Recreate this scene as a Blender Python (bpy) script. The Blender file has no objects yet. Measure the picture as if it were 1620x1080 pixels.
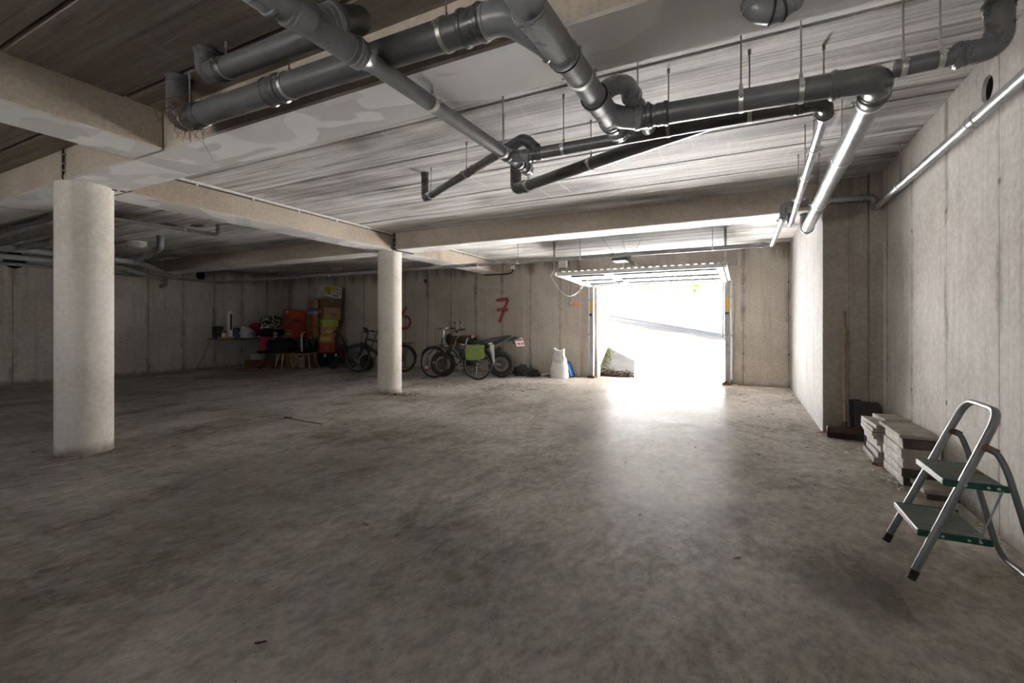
SUN_E, SKY_E, EXPO = 330., .27, 2.52
import bpy, bmesh, math, random
from mathutils import Vector, Matrix, Euler
random.seed(7)
PI = math.pi
S = bpy.context.scene
COL = S.collection

# ------------------------------------------------------------------ mesh builder
class MB:
    """collects verts / faces; build() links ONE mesh object"""
    def __init__(self):
        self.v = []; self.f = []; self.mi = []
    def add(self, vs, fs, mi=0):
        o = len(self.v)
        self.v += [Vector(p) for p in vs]
        self.f += [tuple(i + o for i in f) for f in fs]
        self.mi += [mi] * len(fs)
        return self
    def bm(self, bm, mi=0, M=None):
        bm.verts.index_update()
        self.add([(M @ v.co if M else v.co.copy()) for v in bm.verts], [[v.index for v in f.verts] for f in bm.faces], mi)
        bm.free(); return self
    def box(self, a, b, bev=0.0, mi=0, M=None, seg=1):
        lo = [min(a[i], b[i]) for i in range(3)]; hi = [max(a[i], b[i]) for i in range(3)]
        bm = bmesh.new(); bmesh.ops.create_cube(bm, size=1)
        for v in bm.verts:
            v.co = Vector([(lo[i] + hi[i]) / 2 + v.co[i] * (hi[i] - lo[i]) for i in range(3)])
        if bev > 0:
            bmesh.ops.bevel(bm, geom=list(bm.edges), offset=bev, segments=seg, affect='EDGES', profile=.5)
        return self.bm(bm, mi, M)
    def obox(self, c, size, rot=(0, 0, 0), bev=0.0, mi=0, seg=1):
        M = Matrix.Translation(c) @ Euler(rot).to_matrix().to_4x4()
        s = Vector(size) / 2
        return self.box(-s, s, bev, mi, M, seg)
    def tube(self, path, r, n=12, cap=True, mi=0, closed=False, flat=None):
        """tube along points; r number or list; flat=(u,w) gives oval cross-section scale"""
        P = [Vector(p) for p in path]; m = len(P)
        R = list(r) if isinstance(r, (list, tuple)) else [r] * m
        T = []
        for i in range(m):
            if closed: t = P[(i + 1) % m] - P[i - 1]
            elif i == 0: t = P[1] - P[0]
            elif i == m - 1: t = P[-1] - P[-2]
            else: t = (P[i + 1] - P[i]).normalized() + (P[i] - P[i - 1]).normalized()
            if t.length < 1e-9: t = T[-1] if T else Vector((0, 0, 1))
            T.append(t.normalized())
        up = Vector((0, 0, 1)) if abs(T[0].z) < .9 else Vector((1, 0, 0))
        nrm = (up - T[0] * up.dot(T[0])).normalized()
        vs = []
        for i in range(m):
            nrm = (nrm - T[i] * nrm.dot(T[i]))
            nrm = nrm.normalized() if nrm.length > 1e-6 else T[i].orthogonal().normalized()
            b = T[i].cross(nrm)
            k = 1.0
            if 0 < i < m - 1 and not closed:
                d = (P[i + 1] - P[i]).normalized().dot(T[i]); k = 1.0
            fu, fw = flat if flat else (1, 1)
            for j in range(n):
                a = 2 * PI * j / n
                vs.append(P[i] + (nrm * math.cos(a) * fu + b * math.sin(a) * fw) * R[i] * k)
        fs = []
        for i in range(m if closed else m - 1):
            i2 = (i + 1) % m
            for j in range(n):
                fs.append((i * n + j, i * n + (j + 1) % n, i2 * n + (j + 1) % n, i2 * n + j))
        if cap and not closed:
            fs.append(tuple(range(n - 1, -1, -1))); fs.append(tuple((m - 1) * n + j for j in range(n)))
        return self.add(vs, fs, mi)
    def cyl(self, a, b, r, n=16, mi=0, r2=None, cap=True):
        return self.tube([a, b], [r, r if r2 is None else r2], n, cap, mi)
    def ring(self, c, ax, R, r, n=32, m=8, mi=0, flat=(1, 1)):
        """torus around axis"""
        c = Vector(c); ax = Vector(ax).normalized(); u = ax.orthogonal().normalized(); w = ax.cross(u)
        vs = []; fs = []
        for i in range(n):
            a = 2 * PI * i / n; d = u * math.cos(a) + w * math.sin(a)
            for j in range(m):
                t = 2 * PI * j / m
                vs.append(c + d * (R + r * math.cos(t) * flat[0]) + ax * r * math.sin(t) * flat[1])
        for i in range(n):
            for j in range(m):
                fs.append((i * m + j, ((i + 1) % n) * m + j, ((i + 1) % n) * m + (j + 1) % m, i * m + (j + 1) % m))
        return self.add(vs, fs, mi)
    def lathe(self, prof, c=(0, 0, 0), n=24, mi=0, M=None, cap=True):
        """profile [(r,z)...] about z"""
        vs = []; fs = []; m = len(prof); c = Vector(c)
        for r, z in prof:
            for j in range(n):
                a = 2 * PI * j / n; p = Vector((r * math.cos(a), r * math.sin(a), z))
                vs.append((M @ p if M else p) + c)
        for i in range(m - 1):
            for j in range(n):
                fs.append((i * n + j, i * n + (j + 1) % n, (i + 1) * n + (j + 1) % n, (i + 1) * n + j))
        if cap:
            if prof[0][0] > 1e-5: fs.append(tuple(range(n - 1, -1, -1)))
            if prof[-1][0] > 1e-5: fs.append(tuple((m - 1) * n + j for j in range(n)))
        return self.add(vs, fs, mi)
    def prism(self, pts, d0, d1, axis='Z', mi=0):
        """extrude 2D outline; axis Z: pts=(x,y); X: pts=(y,z); Y: pts=(x,z)"""
        def P(p, d):
            return {'Z': (p[0], p[1], d), 'X': (d, p[0], p[1]), 'Y': (p[0], d, p[1])}[axis]
        n = len(pts)
        vs = [P(p, d0) for p in pts] + [P(p, d1) for p in pts]
        fs = [tuple(range(n - 1, -1, -1)), tuple(range(n, 2 * n))]
        fs += [(i, (i + 1) % n, n + (i + 1) % n, n + i) for i in range(n)]
        return self.add(vs, fs, mi)
    def blob(self, c, size, amp=.1, freq=3., seed=0, n=3, M=None, mi=0, flatbottom=None, pinch=None):
        bm = bmesh.new(); bmesh.ops.create_icosphere(bm, subdivisions=n, radius=1)
        from mathutils import noise
        for v in bm.verts:
            d = v.co.normalized()
            k = 1 + amp * noise.noise(d * freq + Vector((seed * 7.3, seed * 3.1, 1.7))) + amp * .5 * noise.noise(d * freq * 2.3 + Vector((seed, 5, 2)))
            p = Vector((d.x * size[0], d.y * size[1], d.z * size[2])) * k
            if pinch: p = pinch(p)
            if flatbottom is not None and p.z < flatbottom: p.z = flatbottom
            v.co = p
        MM = Matrix.Translation(c) @ (M if M else Matrix.Identity(4))
        return self.bm(bm, mi, MM)
    def build(self, name, mats, parent=None, world=True, sharp=35, recalc=True, thing=None):
        me = bpy.data.meshes.new(name)
        off = Vector((0, 0, 0))
        if parent is not None and world:
            q = parent
            while q: off += q.location; q = q.parent
        me.from_pydata([tuple(p - off) for p in self.v], [], self.f)
        if not isinstance(mats, (list, tuple)): mats = [mats]
        for m in mats: me.materials.append(m)
        me.polygons.foreach_set('material_index', self.mi)
        if recalc:
            bm = bmesh.new(); bm.from_mesh(me); bmesh.ops.recalc_face_normals(bm, faces=bm.faces); bm.to_mesh(me); bm.free()
        me.polygons.foreach_set('use_smooth', [True] * len(me.polygons))
        try: me.set_sharp_from_angle(angle=math.radians(sharp))
        except Exception: pass
        o = bpy.data.objects.new(name, me); COL.objects.link(o)
        if parent is not None: o.parent = parent
        if thing: tag(o, *thing)
        return o

def tag(o, label, cat, group=None):
    o['label'] = label; o['category'] = cat
    if group: o['group'] = group
    return o
def thing(name, label, cat, loc=(0, 0, 0), rotz=0, group=None):
    o = bpy.data.objects.new(name, None); COL.objects.link(o); o.empty_display_size = .1
    o.location = loc; o.rotation_euler = (0, 0, rotz)
    return tag(o, label, cat, group)
def struct(o): o['kind'] = 'structure'; return o
def copy_tree(o, parent=None):
    c = o.copy(); COL.objects.link(c)
    if parent: c.parent = parent
    for ch in list(o.children): copy_tree(ch, c)
    return c

def bend(pts, rad, n=6):
    """polyline with rounded corners"""
    P = [Vector(p) for p in pts]; out = [P[0]]
    for i in range(1, len(P) - 1):
        a = (P[i - 1] - P[i]); b = (P[i + 1] - P[i])
        r = min(rad, a.length * .49, b.length * .49)
        p0 = P[i] + a.normalized() * r; p1 = P[i] + b.normalized() * r
        for k in range(n + 1):
            t = k / n
            out.append(p0 * (1 - t) ** 2 + P[i] * 2 * t * (1 - t) + p1 * t * t)
    out.append(P[-1]); return out

# ------------------------------------------------------------------ materials
def new_mat(name):
    m = bpy.data.materials.new(name); m.use_nodes = True
    nt = m.node_tree; b = nt.nodes['Principled BSDF']
    return m, nt, b
class NT:
    def __init__(self, nt): self.nt = nt; self.L = nt.links
    def n(self, t, **k):
        x = self.nt.nodes.new(t)
        for a, v in k.items(): setattr(x, a, v)
        return x
    def link(self, a, b): self.L.new(a, b)
    def val(self, inp, v):
        if isinstance(v, (int, float)): inp.default_value = v
        elif isinstance(v, tuple): inp.default_value = v if len(v) == 4 or inp.type == 'VECTOR' else (*v, 1)
        else: self.L.new(v, inp)
    def math(self, op, a, b=None, c=None, clamp=False):
        x = self.n('ShaderNodeMath', operation=op, use_clamp=clamp)
        self.val(x.inputs[0], a)
        if b is not None: self.val(x.inputs[1], b)
        if c is not None: self.val(x.inputs[2], c)
        return x.outputs[0]
    def pos(self):
        return self.n('ShaderNodeNewGeometry').outputs['Position']
    def obj(self):
        return self.n('ShaderNodeTexCoord').outputs['Object']
    def map(self, vec, scale=(1, 1, 1), loc=(0, 0, 0), rot=(0, 0, 0)):
        x = self.n('ShaderNodeMapping'); self.L.new(vec, x.inputs['Vector'])
        x.inputs['Scale'].default_value = scale; x.inputs['Location'].default_value = loc; x.inputs['Rotation'].default_value = rot
        return x.outputs[0]
    def noise(self, vec, scale, detail=4, rough=.55, dist=0):
        x = self.n('ShaderNodeTexNoise'); self.L.new(vec, x.inputs['Vector'])
        x.inputs['Scale'].default_value = scale; x.inputs['Detail'].default_value = detail
        x.inputs['Roughness'].default_value = rough; x.inputs['Distortion'].default_value = dist
        return x.outputs['Fac']
    def vor(self, vec, scale, feat='F1', out='Distance', rnd=1):
        x = self.n('ShaderNodeTexVoronoi', feature=feat); self.L.new(vec, x.inputs['Vector']); x.inputs['Scale'].default_value = scale
        x.inputs['Randomness'].default_value = rnd
        return x.outputs[out]
    def rng(self, v, a, b, c=0., d=1., smooth=True):
        x = self.n('ShaderNodeMapRange', interpolation_type='SMOOTHSTEP' if smooth else 'LINEAR')
        self.val(x.inputs['Value'], v)
        for nme, q in (('From Min', a), ('From Max', b), ('To Min', c), ('To Max', d)): x.inputs[nme].default_value = q
        return x.outputs[0]
    def mix(self, fac, a, b, mode='MIX'):
        x = self.n('ShaderNodeMix', data_type='RGBA', blend_type=mode)
        self.val(x.inputs[0], fac); self.val(x.inputs[6], a); self.val(x.inputs[7], b)
        return x.outputs[2]
    def sep(self, vec):
        x = self.n('ShaderNodeSeparateXYZ'); self.L.new(vec, x.inputs[0]); return x.outputs
    def bump(self, h, strength=.2, dist=.01):
        x = self.n('ShaderNodeBump'); self.L.new(h, x.inputs['Height']); x.inputs['Strength'].default_value = strength; x.inputs['Distance'].default_value = dist
        return x.outputs[0]

def plain(name, col, rough=.5, metal=0., var=.12, scale=12, bump=0., coat=0., dirt=None, spec=None):
    m, nt, b = new_mat(name); q = NT(nt); p = q.obj()
    n = q.noise(p, scale, 4)
    c2 = tuple(max(0, c * (1 - var)) for c in col); c1 = tuple(min(1, c * (1 + var)) for c in col)
    c = q.mix(q.rng(n, .3, .7), c2, c1)
    if dirt:
        c = q.mix(q.math('MULTIPLY', q.rng(q.noise(p, scale * .6, 6, .65), .5, .72), dirt[1]), c, dirt[0])
    q.link(c, b.inputs['Base Color'])
    q.link(q.rng(n, .2, .8, max(.02, rough - .08), min(1, rough + .08)), b.inputs['Roughness'])
    b.inputs['Metallic'].default_value = metal
    if coat: b.inputs['Coat Weight'].default_value = coat
    if spec is not None: b.inputs['Specular IOR Level'].default_value = spec
    if bump: q.link(q.bump(q.noise(p, scale * 4, 4), bump, .005), b.inputs['Normal'])
    return m

def concrete(name, c1, c2, seam=None, streak=.35, scale=1.0, rough=.8, pits=.6, stain=(.19, .13, .085), topstain=0., hole_z=(), boards=0., footstain=0., bump=.25):
    """seam = (axis index, spacing, offset, half width, darkness)"""
    m, nt, b = new_mat(name); q = NT(nt); p = q.pos(); xyz = q.sep(p)
    big = q.noise(p, .9 * scale, 5, .6)
    col = q.mix(q.rng(big, .36, .64), c1, c2)
    fine = q.noise(p, 26, 6, .7)
    col = q.mix(.5, col, q.mix(q.rng(fine, .3, .7), (.35, .35, .35), (.65, .65, .65)), 'OVERLAY')
    if streak:
        st = q.noise(q.map(p, (5.5, 5.5, .28)), 1.6, 7, .65)
        col = q.mix(q.math('MULTIPLY', q.rng(st, .5, .74), streak), col, tuple(.52 * a + .3 * s for a, s in zip(c1, stain)))
        st2 = q.noise(q.map(p, (9, 9, .2), (3, 7, 1)), 1.3, 5, .6)
        col = q.mix(q.math('MULTIPLY', q.rng(st2, .56, .75), streak * .7), col, tuple(min(.85, a * 1.22) for a in c2))
    if boards and seam:
        w = q.math('ABSOLUTE', q.math('SUBTRACT', q.math('FRACT', q.math('DIVIDE', xyz[seam[0]], boards)), .5))
        col = q.mix(q.math('MULTIPLY', q.rng(w, .455, .5), q.rng(q.noise(q.map(p, (3, 3, .5)), 2, 3), .42, .62, 0, .38)), col, tuple(a * .45 for a in c1))
    hgt = fine
    if seam:
        ax, sp, off, hw, dk = seam
        wob = q.math('MULTIPLY', q.math('SUBTRACT', q.noise(q.map(p, (2, 2, 5)), 2.2, 4), .5), .02)
        co = q.math('ADD', xyz[ax], wob)
        fr = q.math('FRACT', q.math('DIVIDE', q.math('SUBTRACT', co, off - sp * 50), sp))
        d = q.math('MULTIPLY', q.math('SUBTRACT', .5, q.math('ABSOLUTE', q.math('SUBTRACT', fr, .5))), sp)
        core = q.rng(d, hw * .3, hw, 1, 0)
        halo = q.math('MULTIPLY', q.rng(d, hw, hw * 8, 1, 0), q.rng(q.noise(q.map(p, (1.5, 1.5, 1.1)), 1.7, 6, .7), .42, .68))
        pres = q.rng(q.noise(q.map(p, (.8, .8, .6)), 1.5, 3), .3, .55, .25, 1)
        msk = q.math('MULTIPLY', q.math('MAXIMUM', q.math('MULTIPLY', core, pres), q.math('MULTIPLY', halo, .85)), dk)
        col = q.mix(msk, col, tuple(a * .28 + s * .12 for a, s in zip(c1, stain)))
        for hz in hole_z:
            dz = q.math('ADD', q.math('POWER', q.math('SUBTRACT', xyz[2], hz), 2.), q.math('POWER', q.math('SUBTRACT', d, .0), 2.))
            hm = q.math('MULTIPLY', q.rng(q.math('SQRT', dz), .012, .026, 1, 0), .75)
            col = q.mix(hm, col, tuple(a * .2 for a in c1))
    if pits:
        v = q.vor(q.map(p, (1, 1, 1)), 17, 'F1')
        pm = q.math('MULTIPLY', q.rng(v, .03, .075, 1, 0), q.rng(q.noise(p, 2.3, 2), .5, .62, 0, pits))
        col = q.mix(pm, col, tuple(a * .3 for a in c1))
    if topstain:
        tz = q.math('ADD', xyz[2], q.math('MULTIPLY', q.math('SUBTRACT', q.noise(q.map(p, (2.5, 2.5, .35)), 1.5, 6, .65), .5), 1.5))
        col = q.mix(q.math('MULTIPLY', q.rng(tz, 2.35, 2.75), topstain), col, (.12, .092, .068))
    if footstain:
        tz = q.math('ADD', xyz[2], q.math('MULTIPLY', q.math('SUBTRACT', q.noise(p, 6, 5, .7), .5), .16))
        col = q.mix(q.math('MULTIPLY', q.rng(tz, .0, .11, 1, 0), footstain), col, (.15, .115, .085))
    q.link(col, b.inputs['Base Color']); b.inputs['Roughness'].default_value = rough
    b.inputs['Specular IOR Level'].default_value = .3
    q.link(q.bump(hgt, bump, .004), b.inputs['Normal'])
    return m

WARM1, WARM2 = (.47, .42, .365), (.585, .535, .475)
M = {}
M['wall_right'] = concrete('concrete_wall_right', (.50, .465, .425), (.62, .59, .555), (1, .75, .476, .008, .9), .42, hole_z=(.62, 1.95), boards=.125, footstain=.7)
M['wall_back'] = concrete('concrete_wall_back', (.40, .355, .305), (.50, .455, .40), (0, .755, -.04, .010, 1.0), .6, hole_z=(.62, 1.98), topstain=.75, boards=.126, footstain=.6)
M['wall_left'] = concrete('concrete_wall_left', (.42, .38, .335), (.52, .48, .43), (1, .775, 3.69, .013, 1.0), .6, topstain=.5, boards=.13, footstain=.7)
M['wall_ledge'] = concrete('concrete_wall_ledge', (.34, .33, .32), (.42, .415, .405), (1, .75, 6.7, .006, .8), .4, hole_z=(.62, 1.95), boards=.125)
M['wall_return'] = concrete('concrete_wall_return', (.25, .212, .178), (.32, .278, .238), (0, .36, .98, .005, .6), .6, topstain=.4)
M['wall_front'] = concrete('concrete_wall_front', (.46, .42, .375), (.55, .51, .46), (0, .75, 0, .008, .8), .4)
M['column'] = concrete('concrete_column', (.62, .575, .515), (.73, .69, .63), None, .32, pits=.5, footstain=.75)
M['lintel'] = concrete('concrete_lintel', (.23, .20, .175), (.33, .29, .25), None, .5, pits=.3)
def beam_mat():
    m, nt, b = new_mat('concrete_beam'); q = NT(nt); p = q.pos()
    col = q.mix(q.rng(q.noise(p, .8, 5, .6), .36, .64), (.37, .31, .25), (.46, .395, .325))
    fine = q.noise(p, 30, 6, .75)
    col = q.mix(.45, col, q.mix(q.rng(fine, .3, .7), (.36, .36, .36), (.64, .64, .64)), 'OVERLAY')
    pm = q.math('MULTIPLY', q.rng(q.vor(p, 15), .03, .07, 1, 0), q.rng(q.noise(p, 2, 2), .48, .6, 0, .7))
    col = q.mix(pm, col, (.12, .09, .07))
    # soffit: whitened to paint in the light it catches, with rounded water marks
    nz = q.sep(q.n('ShaderNodeNewGeometry').outputs['Normal'])[2]
    so = q.rng(nz, -.9, -.6, 1, 0)
    w1 = q.noise(q.map(p, (1, 1.6, 1)), 1.25, 3, .5, .8)
    marks = q.mix(q.rng(w1, .50, .53), (.84, .835, .825), (.72, .715, .705))
    marks = q.mix(q.rng(q.noise(q.map(p, (1, 1.5, 1), (9, 2, 0)), .95, 2, .5, 1.1), .57, .59), marks, (.64, .63, .615))
    marks = q.mix(q.math('MULTIPLY', q.rng(q.noise(p, 5, 6, .7), .5, .7), .35), marks, (.86, .855, .85))
    col = q.mix(so, col, marks)
    q.link(col, b.inputs['Base Color']); b.inputs['Roughness'].default_value = .8; b.inputs['Specular IOR Level'].default_value = .3
    q.link(q.bump(fine, .22, .004), b.inputs['Normal'])
    return m
M['beam'] = beam_mat()
def ceil_mat(name, c1, c2, dark, dk):
    m, nt, b = new_mat(name); q = NT(nt); p = q.pos(); xyz = q.sep(p)
    a = q.noise(q.map(p, (.32, 7.5, 1)), 1.5, 7, .65, .3)
    bgn = q.noise(q.map(p, (.5, 1.2, 1)), .9, 3)
    col = q.mix(q.rng(a, .33, .64), c1, c2)
    s2 = q.noise(q.map(p, (.55, 15, 1), (4, 2, 0)), 1.4, 6, .7)
    col = q.mix(q.math('MULTIPLY', q.rng(s2, .52, .68), dk), col, dark)
    col = q.mix(q.math('MULTIPLY', q.rng(bgn, .5, .68), dk * .75), col, tuple(x * .75 for x in dark))
    s3 = q.noise(q.map(p, (.9, 22, 1), (1, 8, 0)), 1.6, 5, .7)
    col = q.mix(q.math('MULTIPLY', q.rng(s3, .56, .7), .5), col, tuple(min(.8, x * 1.3) for x in c2))
    # cross scratches
    s4 = q.noise(q.map(p, (14, .8, 1), (0, 0, 0), (0, 0, .35)), 1.2, 2, .5)
    col = q.mix(q.math('MULTIPLY', q.rng(s4, .66, .72), .28), col, tuple(min(.8, x * 1.25) for x in c2))
    fine = q.noise(p, 34, 5, .7)
    col = q.mix(.35, col, q.mix(q.rng(fine, .3, .7), (.36, .36, .36), (.64, .64, .64)), 'OVERLAY')
    q.link(col, b.inputs['Base Color']); b.inputs['Roughness'].default_value = .75; b.inputs['Specular IOR Level'].default_value = .35
    q.link(q.bump(q.math('ADD', q.math('MULTIPLY', s2, .6), fine), .3, .006), b.inputs['Normal'])
    return m
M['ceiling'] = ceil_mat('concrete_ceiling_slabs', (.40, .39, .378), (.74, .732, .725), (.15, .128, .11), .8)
M['ceiling_brown_shade'] = ceil_mat('concrete_ceiling_slabs_brown_shade', (.21, .175, .145), (.31, .27, .23), (.10, .08, .062), .6)  # near bay: browner slabs, darkened further for the shade behind the beam
def floor_mat():
    m, nt, b = new_mat('polished_concrete_floor'); q = NT(nt); p = q.pos(); xyz = q.sep(p)
    big = q.noise(q.map(p, (1, 1, 1), rot=(0, 0, .5)), .55, 4, .6, .4)
    col = q.mix(q.rng(big, .38, .62), (.31, .276, .242), (.52, .488, .452))
    # trowel swirls, stretched towards the door
    sw = q.noise(q.map(p, (2.0, .9, 1), rot=(0, 0, -.75)), 1.3, 9, .72, .8)
    col = q.mix(q.math('MULTIPLY', q.rng(sw, .45, .72), .42), col, (.46, .437, .41))
    dk = q.noise(q.map(p, (1.5, .75, 1), (5, 3, 0), (0, 0, -.7)), .8, 8, .7, .8)
    col = q.mix(q.math('MULTIPLY', q.rng(dk, .48, .72), .7), col, (.135, .115, .096))
    # mottled chips on the left
    ch = q.vor(q.map(p, (1.5, .7, 1), rot=(0, 0, -.6)), 7, 'F1')
    chm = q.math('MULTIPLY', q.rng(q.noise(p, 5.5, 7, .75), .5, .6), q.rng(q.noise(p, .5, 2), .45, .6))
    col = q.mix(q.math('MULTIPLY', chm, .4), col, (.50, .47, .43))
    # whitish scuffs and dust
    du = q.noise(q.map(p, (1, 1, 1)), 3.2, 8, .75)
    col = q.mix(q.math('MULTIPLY', q.rng(du, .58, .72), .35), col, (.54, .52, .49))
    # sandy dust along the walls
    edge = q.math('MAXIMUM', q.math('MAXIMUM', q.rng(xyz[0], .35, 1.2), q.math('MULTIPLY', q.rng(xyz[1], 8.6, 9.9), .8)), q.rng(xyz[0], -12.2, -12.8))
    edge = q.math('MULTIPLY', edge, q.rng(q.noise(p, 2.5, 6, .7), .36, .6))
    col = q.mix(q.math('MULTIPLY', edge, .5), col, (.42, .34, .25))
    f1 = q.noise(q.map(p, (1.25, .8, 1), rot=(0, 0, -.7)), 14, 9, .78); f2 = q.noise(p, 4.5, 9, .8, .4)
    col = q.mix(.75, col, q.mix(q.rng(f1, .3, .7), (.30, .30, .30), (.70, .70, .70)), 'OVERLAY')
    col = q.mix(.42, col, q.mix(q.rng(f2, .34, .66), (.34, .335, .33), (.68, .68, .68)), 'OVERLAY')
    # oily dark patch by the step stool and brown trodden dirt in the middle left
    for (ox, oy, r0, r1, kk) in ((.45, 2.55, .1, .45, .7), (-3.0, 2.5, .5, 1.7, .55), (-1.2, 1.7, .3, 1.1, .35)):
        dx = q.math('POWER', q.math('SUBTRACT', xyz[0], ox), 2.); dy = q.math('POWER', q.math('SUBTRACT', xyz[1], oy), 2.)
        rr_ = q.math('ADD', q.math('SQRT', q.math('ADD', dx, dy)), q.math('MULTIPLY', q.math('SUBTRACT', q.noise(q.map(p, (1.6, .8, 1), rot=(0, 0, -.7)), 1.6, 6, .68), .5), r1 * 1.1))
        col = q.mix(q.math('MULTIPLY', q.rng(rr_, r0, r1, 1, 0), kk), col, (.125, .106, .087))
    # dark sprinkles
    sp = q.math('MULTIPLY', q.rng(q.vor(p, 9), .02, .045, 1, 0), q.rng(q.noise(p, 1.7, 2), .5, .6))
    col = q.mix(q.math('MULTIPLY', sp, .8), col, (.06, .045, .03))
    # tyre marks: ribbed bands along a gentle arc from the door
    for (tx, ty_, t0, hw, s0, s1) in ((.667, .745, 1.80, .075, -2.75, -1.45), (.667, .745, 2.02, .06, -2.65, -1.55), (.94, .34, -.35, .09, -7.2, -3.6)):
        tt = q.math('ADD', q.math('MULTIPLY', xyz[0], tx), q.math('MULTIPLY', xyz[1], ty_)); ss = q.math('SUBTRACT', q.math('MULTIPLY', xyz[0], ty_), q.math('MULTIPLY', xyz[1], tx))
        tt = q.math('ADD', tt, q.math('MULTIPLY', q.math('SUBTRACT', q.noise(p, .8, 1), .5), .06))
        band = q.rng(q.math('ABSOLUTE', q.math('SUBTRACT', tt, t0)), hw * .75, hw, 1, 0)
        rr = q.rng(q.math('ADD', q.math('SINE', q.math('MULTIPLY', tt, 300.)), q.math('MULTIPLY', q.math('SINE', q.math('MULTIPLY', ss, 190.)), .7)), -.4, .9)
        lim = q.math('MULTIPLY', q.math('MULTIPLY', q.rng(ss, s0, s0 + .5), q.rng(ss, s1, s1 - .5)), q.rng(q.noise(p, 6, 5, .7), .4, .56))
        col = q.mix(q.math('MULTIPLY', q.math('MULTIPLY', band, rr), q.math('MULTIPLY', lim, .55)), col, (.13, .112, .094))
    q.link(col, b.inputs['Base Color']); b.inputs['Roughness'].default_value = .85; b.inputs['Specular IOR Level'].default_value = 0
    ro = q.math('ADD', q.rng(sw, .35, .7, .24, .40), q.math('MULTIPLY', q.rng(du, .5, .7), .12))
    ro = q.math('ADD', ro, q.math('MULTIPLY', edge, .3))
    hh = q.math('ADD', q.math('MULTIPLY', sw, .7), q.math('MULTIPLY', du, .5)); bp = q.bump(hh, .05, .006)
    gl = q.n('ShaderNodeBsdfGlossy'); q.link(ro, gl.inputs['Roughness']); q.link(bp, gl.inputs['Normal']); q.link(bp, b.inputs['Normal'])
    gl.inputs['Color'].default_value = (.95, .97, 1, 1)
    lw = q.n('ShaderNodeLayerWeight'); lw.inputs['Blend'].default_value = .5; fa = lw.outputs['Facing']
    k = q.math('ADD', .045, q.math('MULTIPLY', q.math('POWER', fa, 4.), .05))
    k = q.math('MULTIPLY', k, q.rng(big, .3, .7, 1.25, .75)); k = q.math('MULTIPLY', k, q.math('SUBTRACT', 1., q.math('MULTIPLY', edge, .7)))
    mx = q.n('ShaderNodeMixShader'); q.link(k, mx.inputs[0]); q.link(b.outputs[0], mx.inputs[1]); q.link(gl.outputs[0], mx.inputs[2])
    q.link(mx.outputs[0], nt.nodes['Material Output'].inputs[0])
    return m
M['floor'] = floor_mat()
M['asphalt'] = concrete('driveway_asphalt', (.125, .125, .126), (.165, .165, .167), None, 0, pits=0)
M['outwall'] = concrete('outdoor_retaining_wall', (.10, .10, .10), (.14, .14, .139), (0, 2.2, -3.0, .012, .6), .3, pits=.2)

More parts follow.
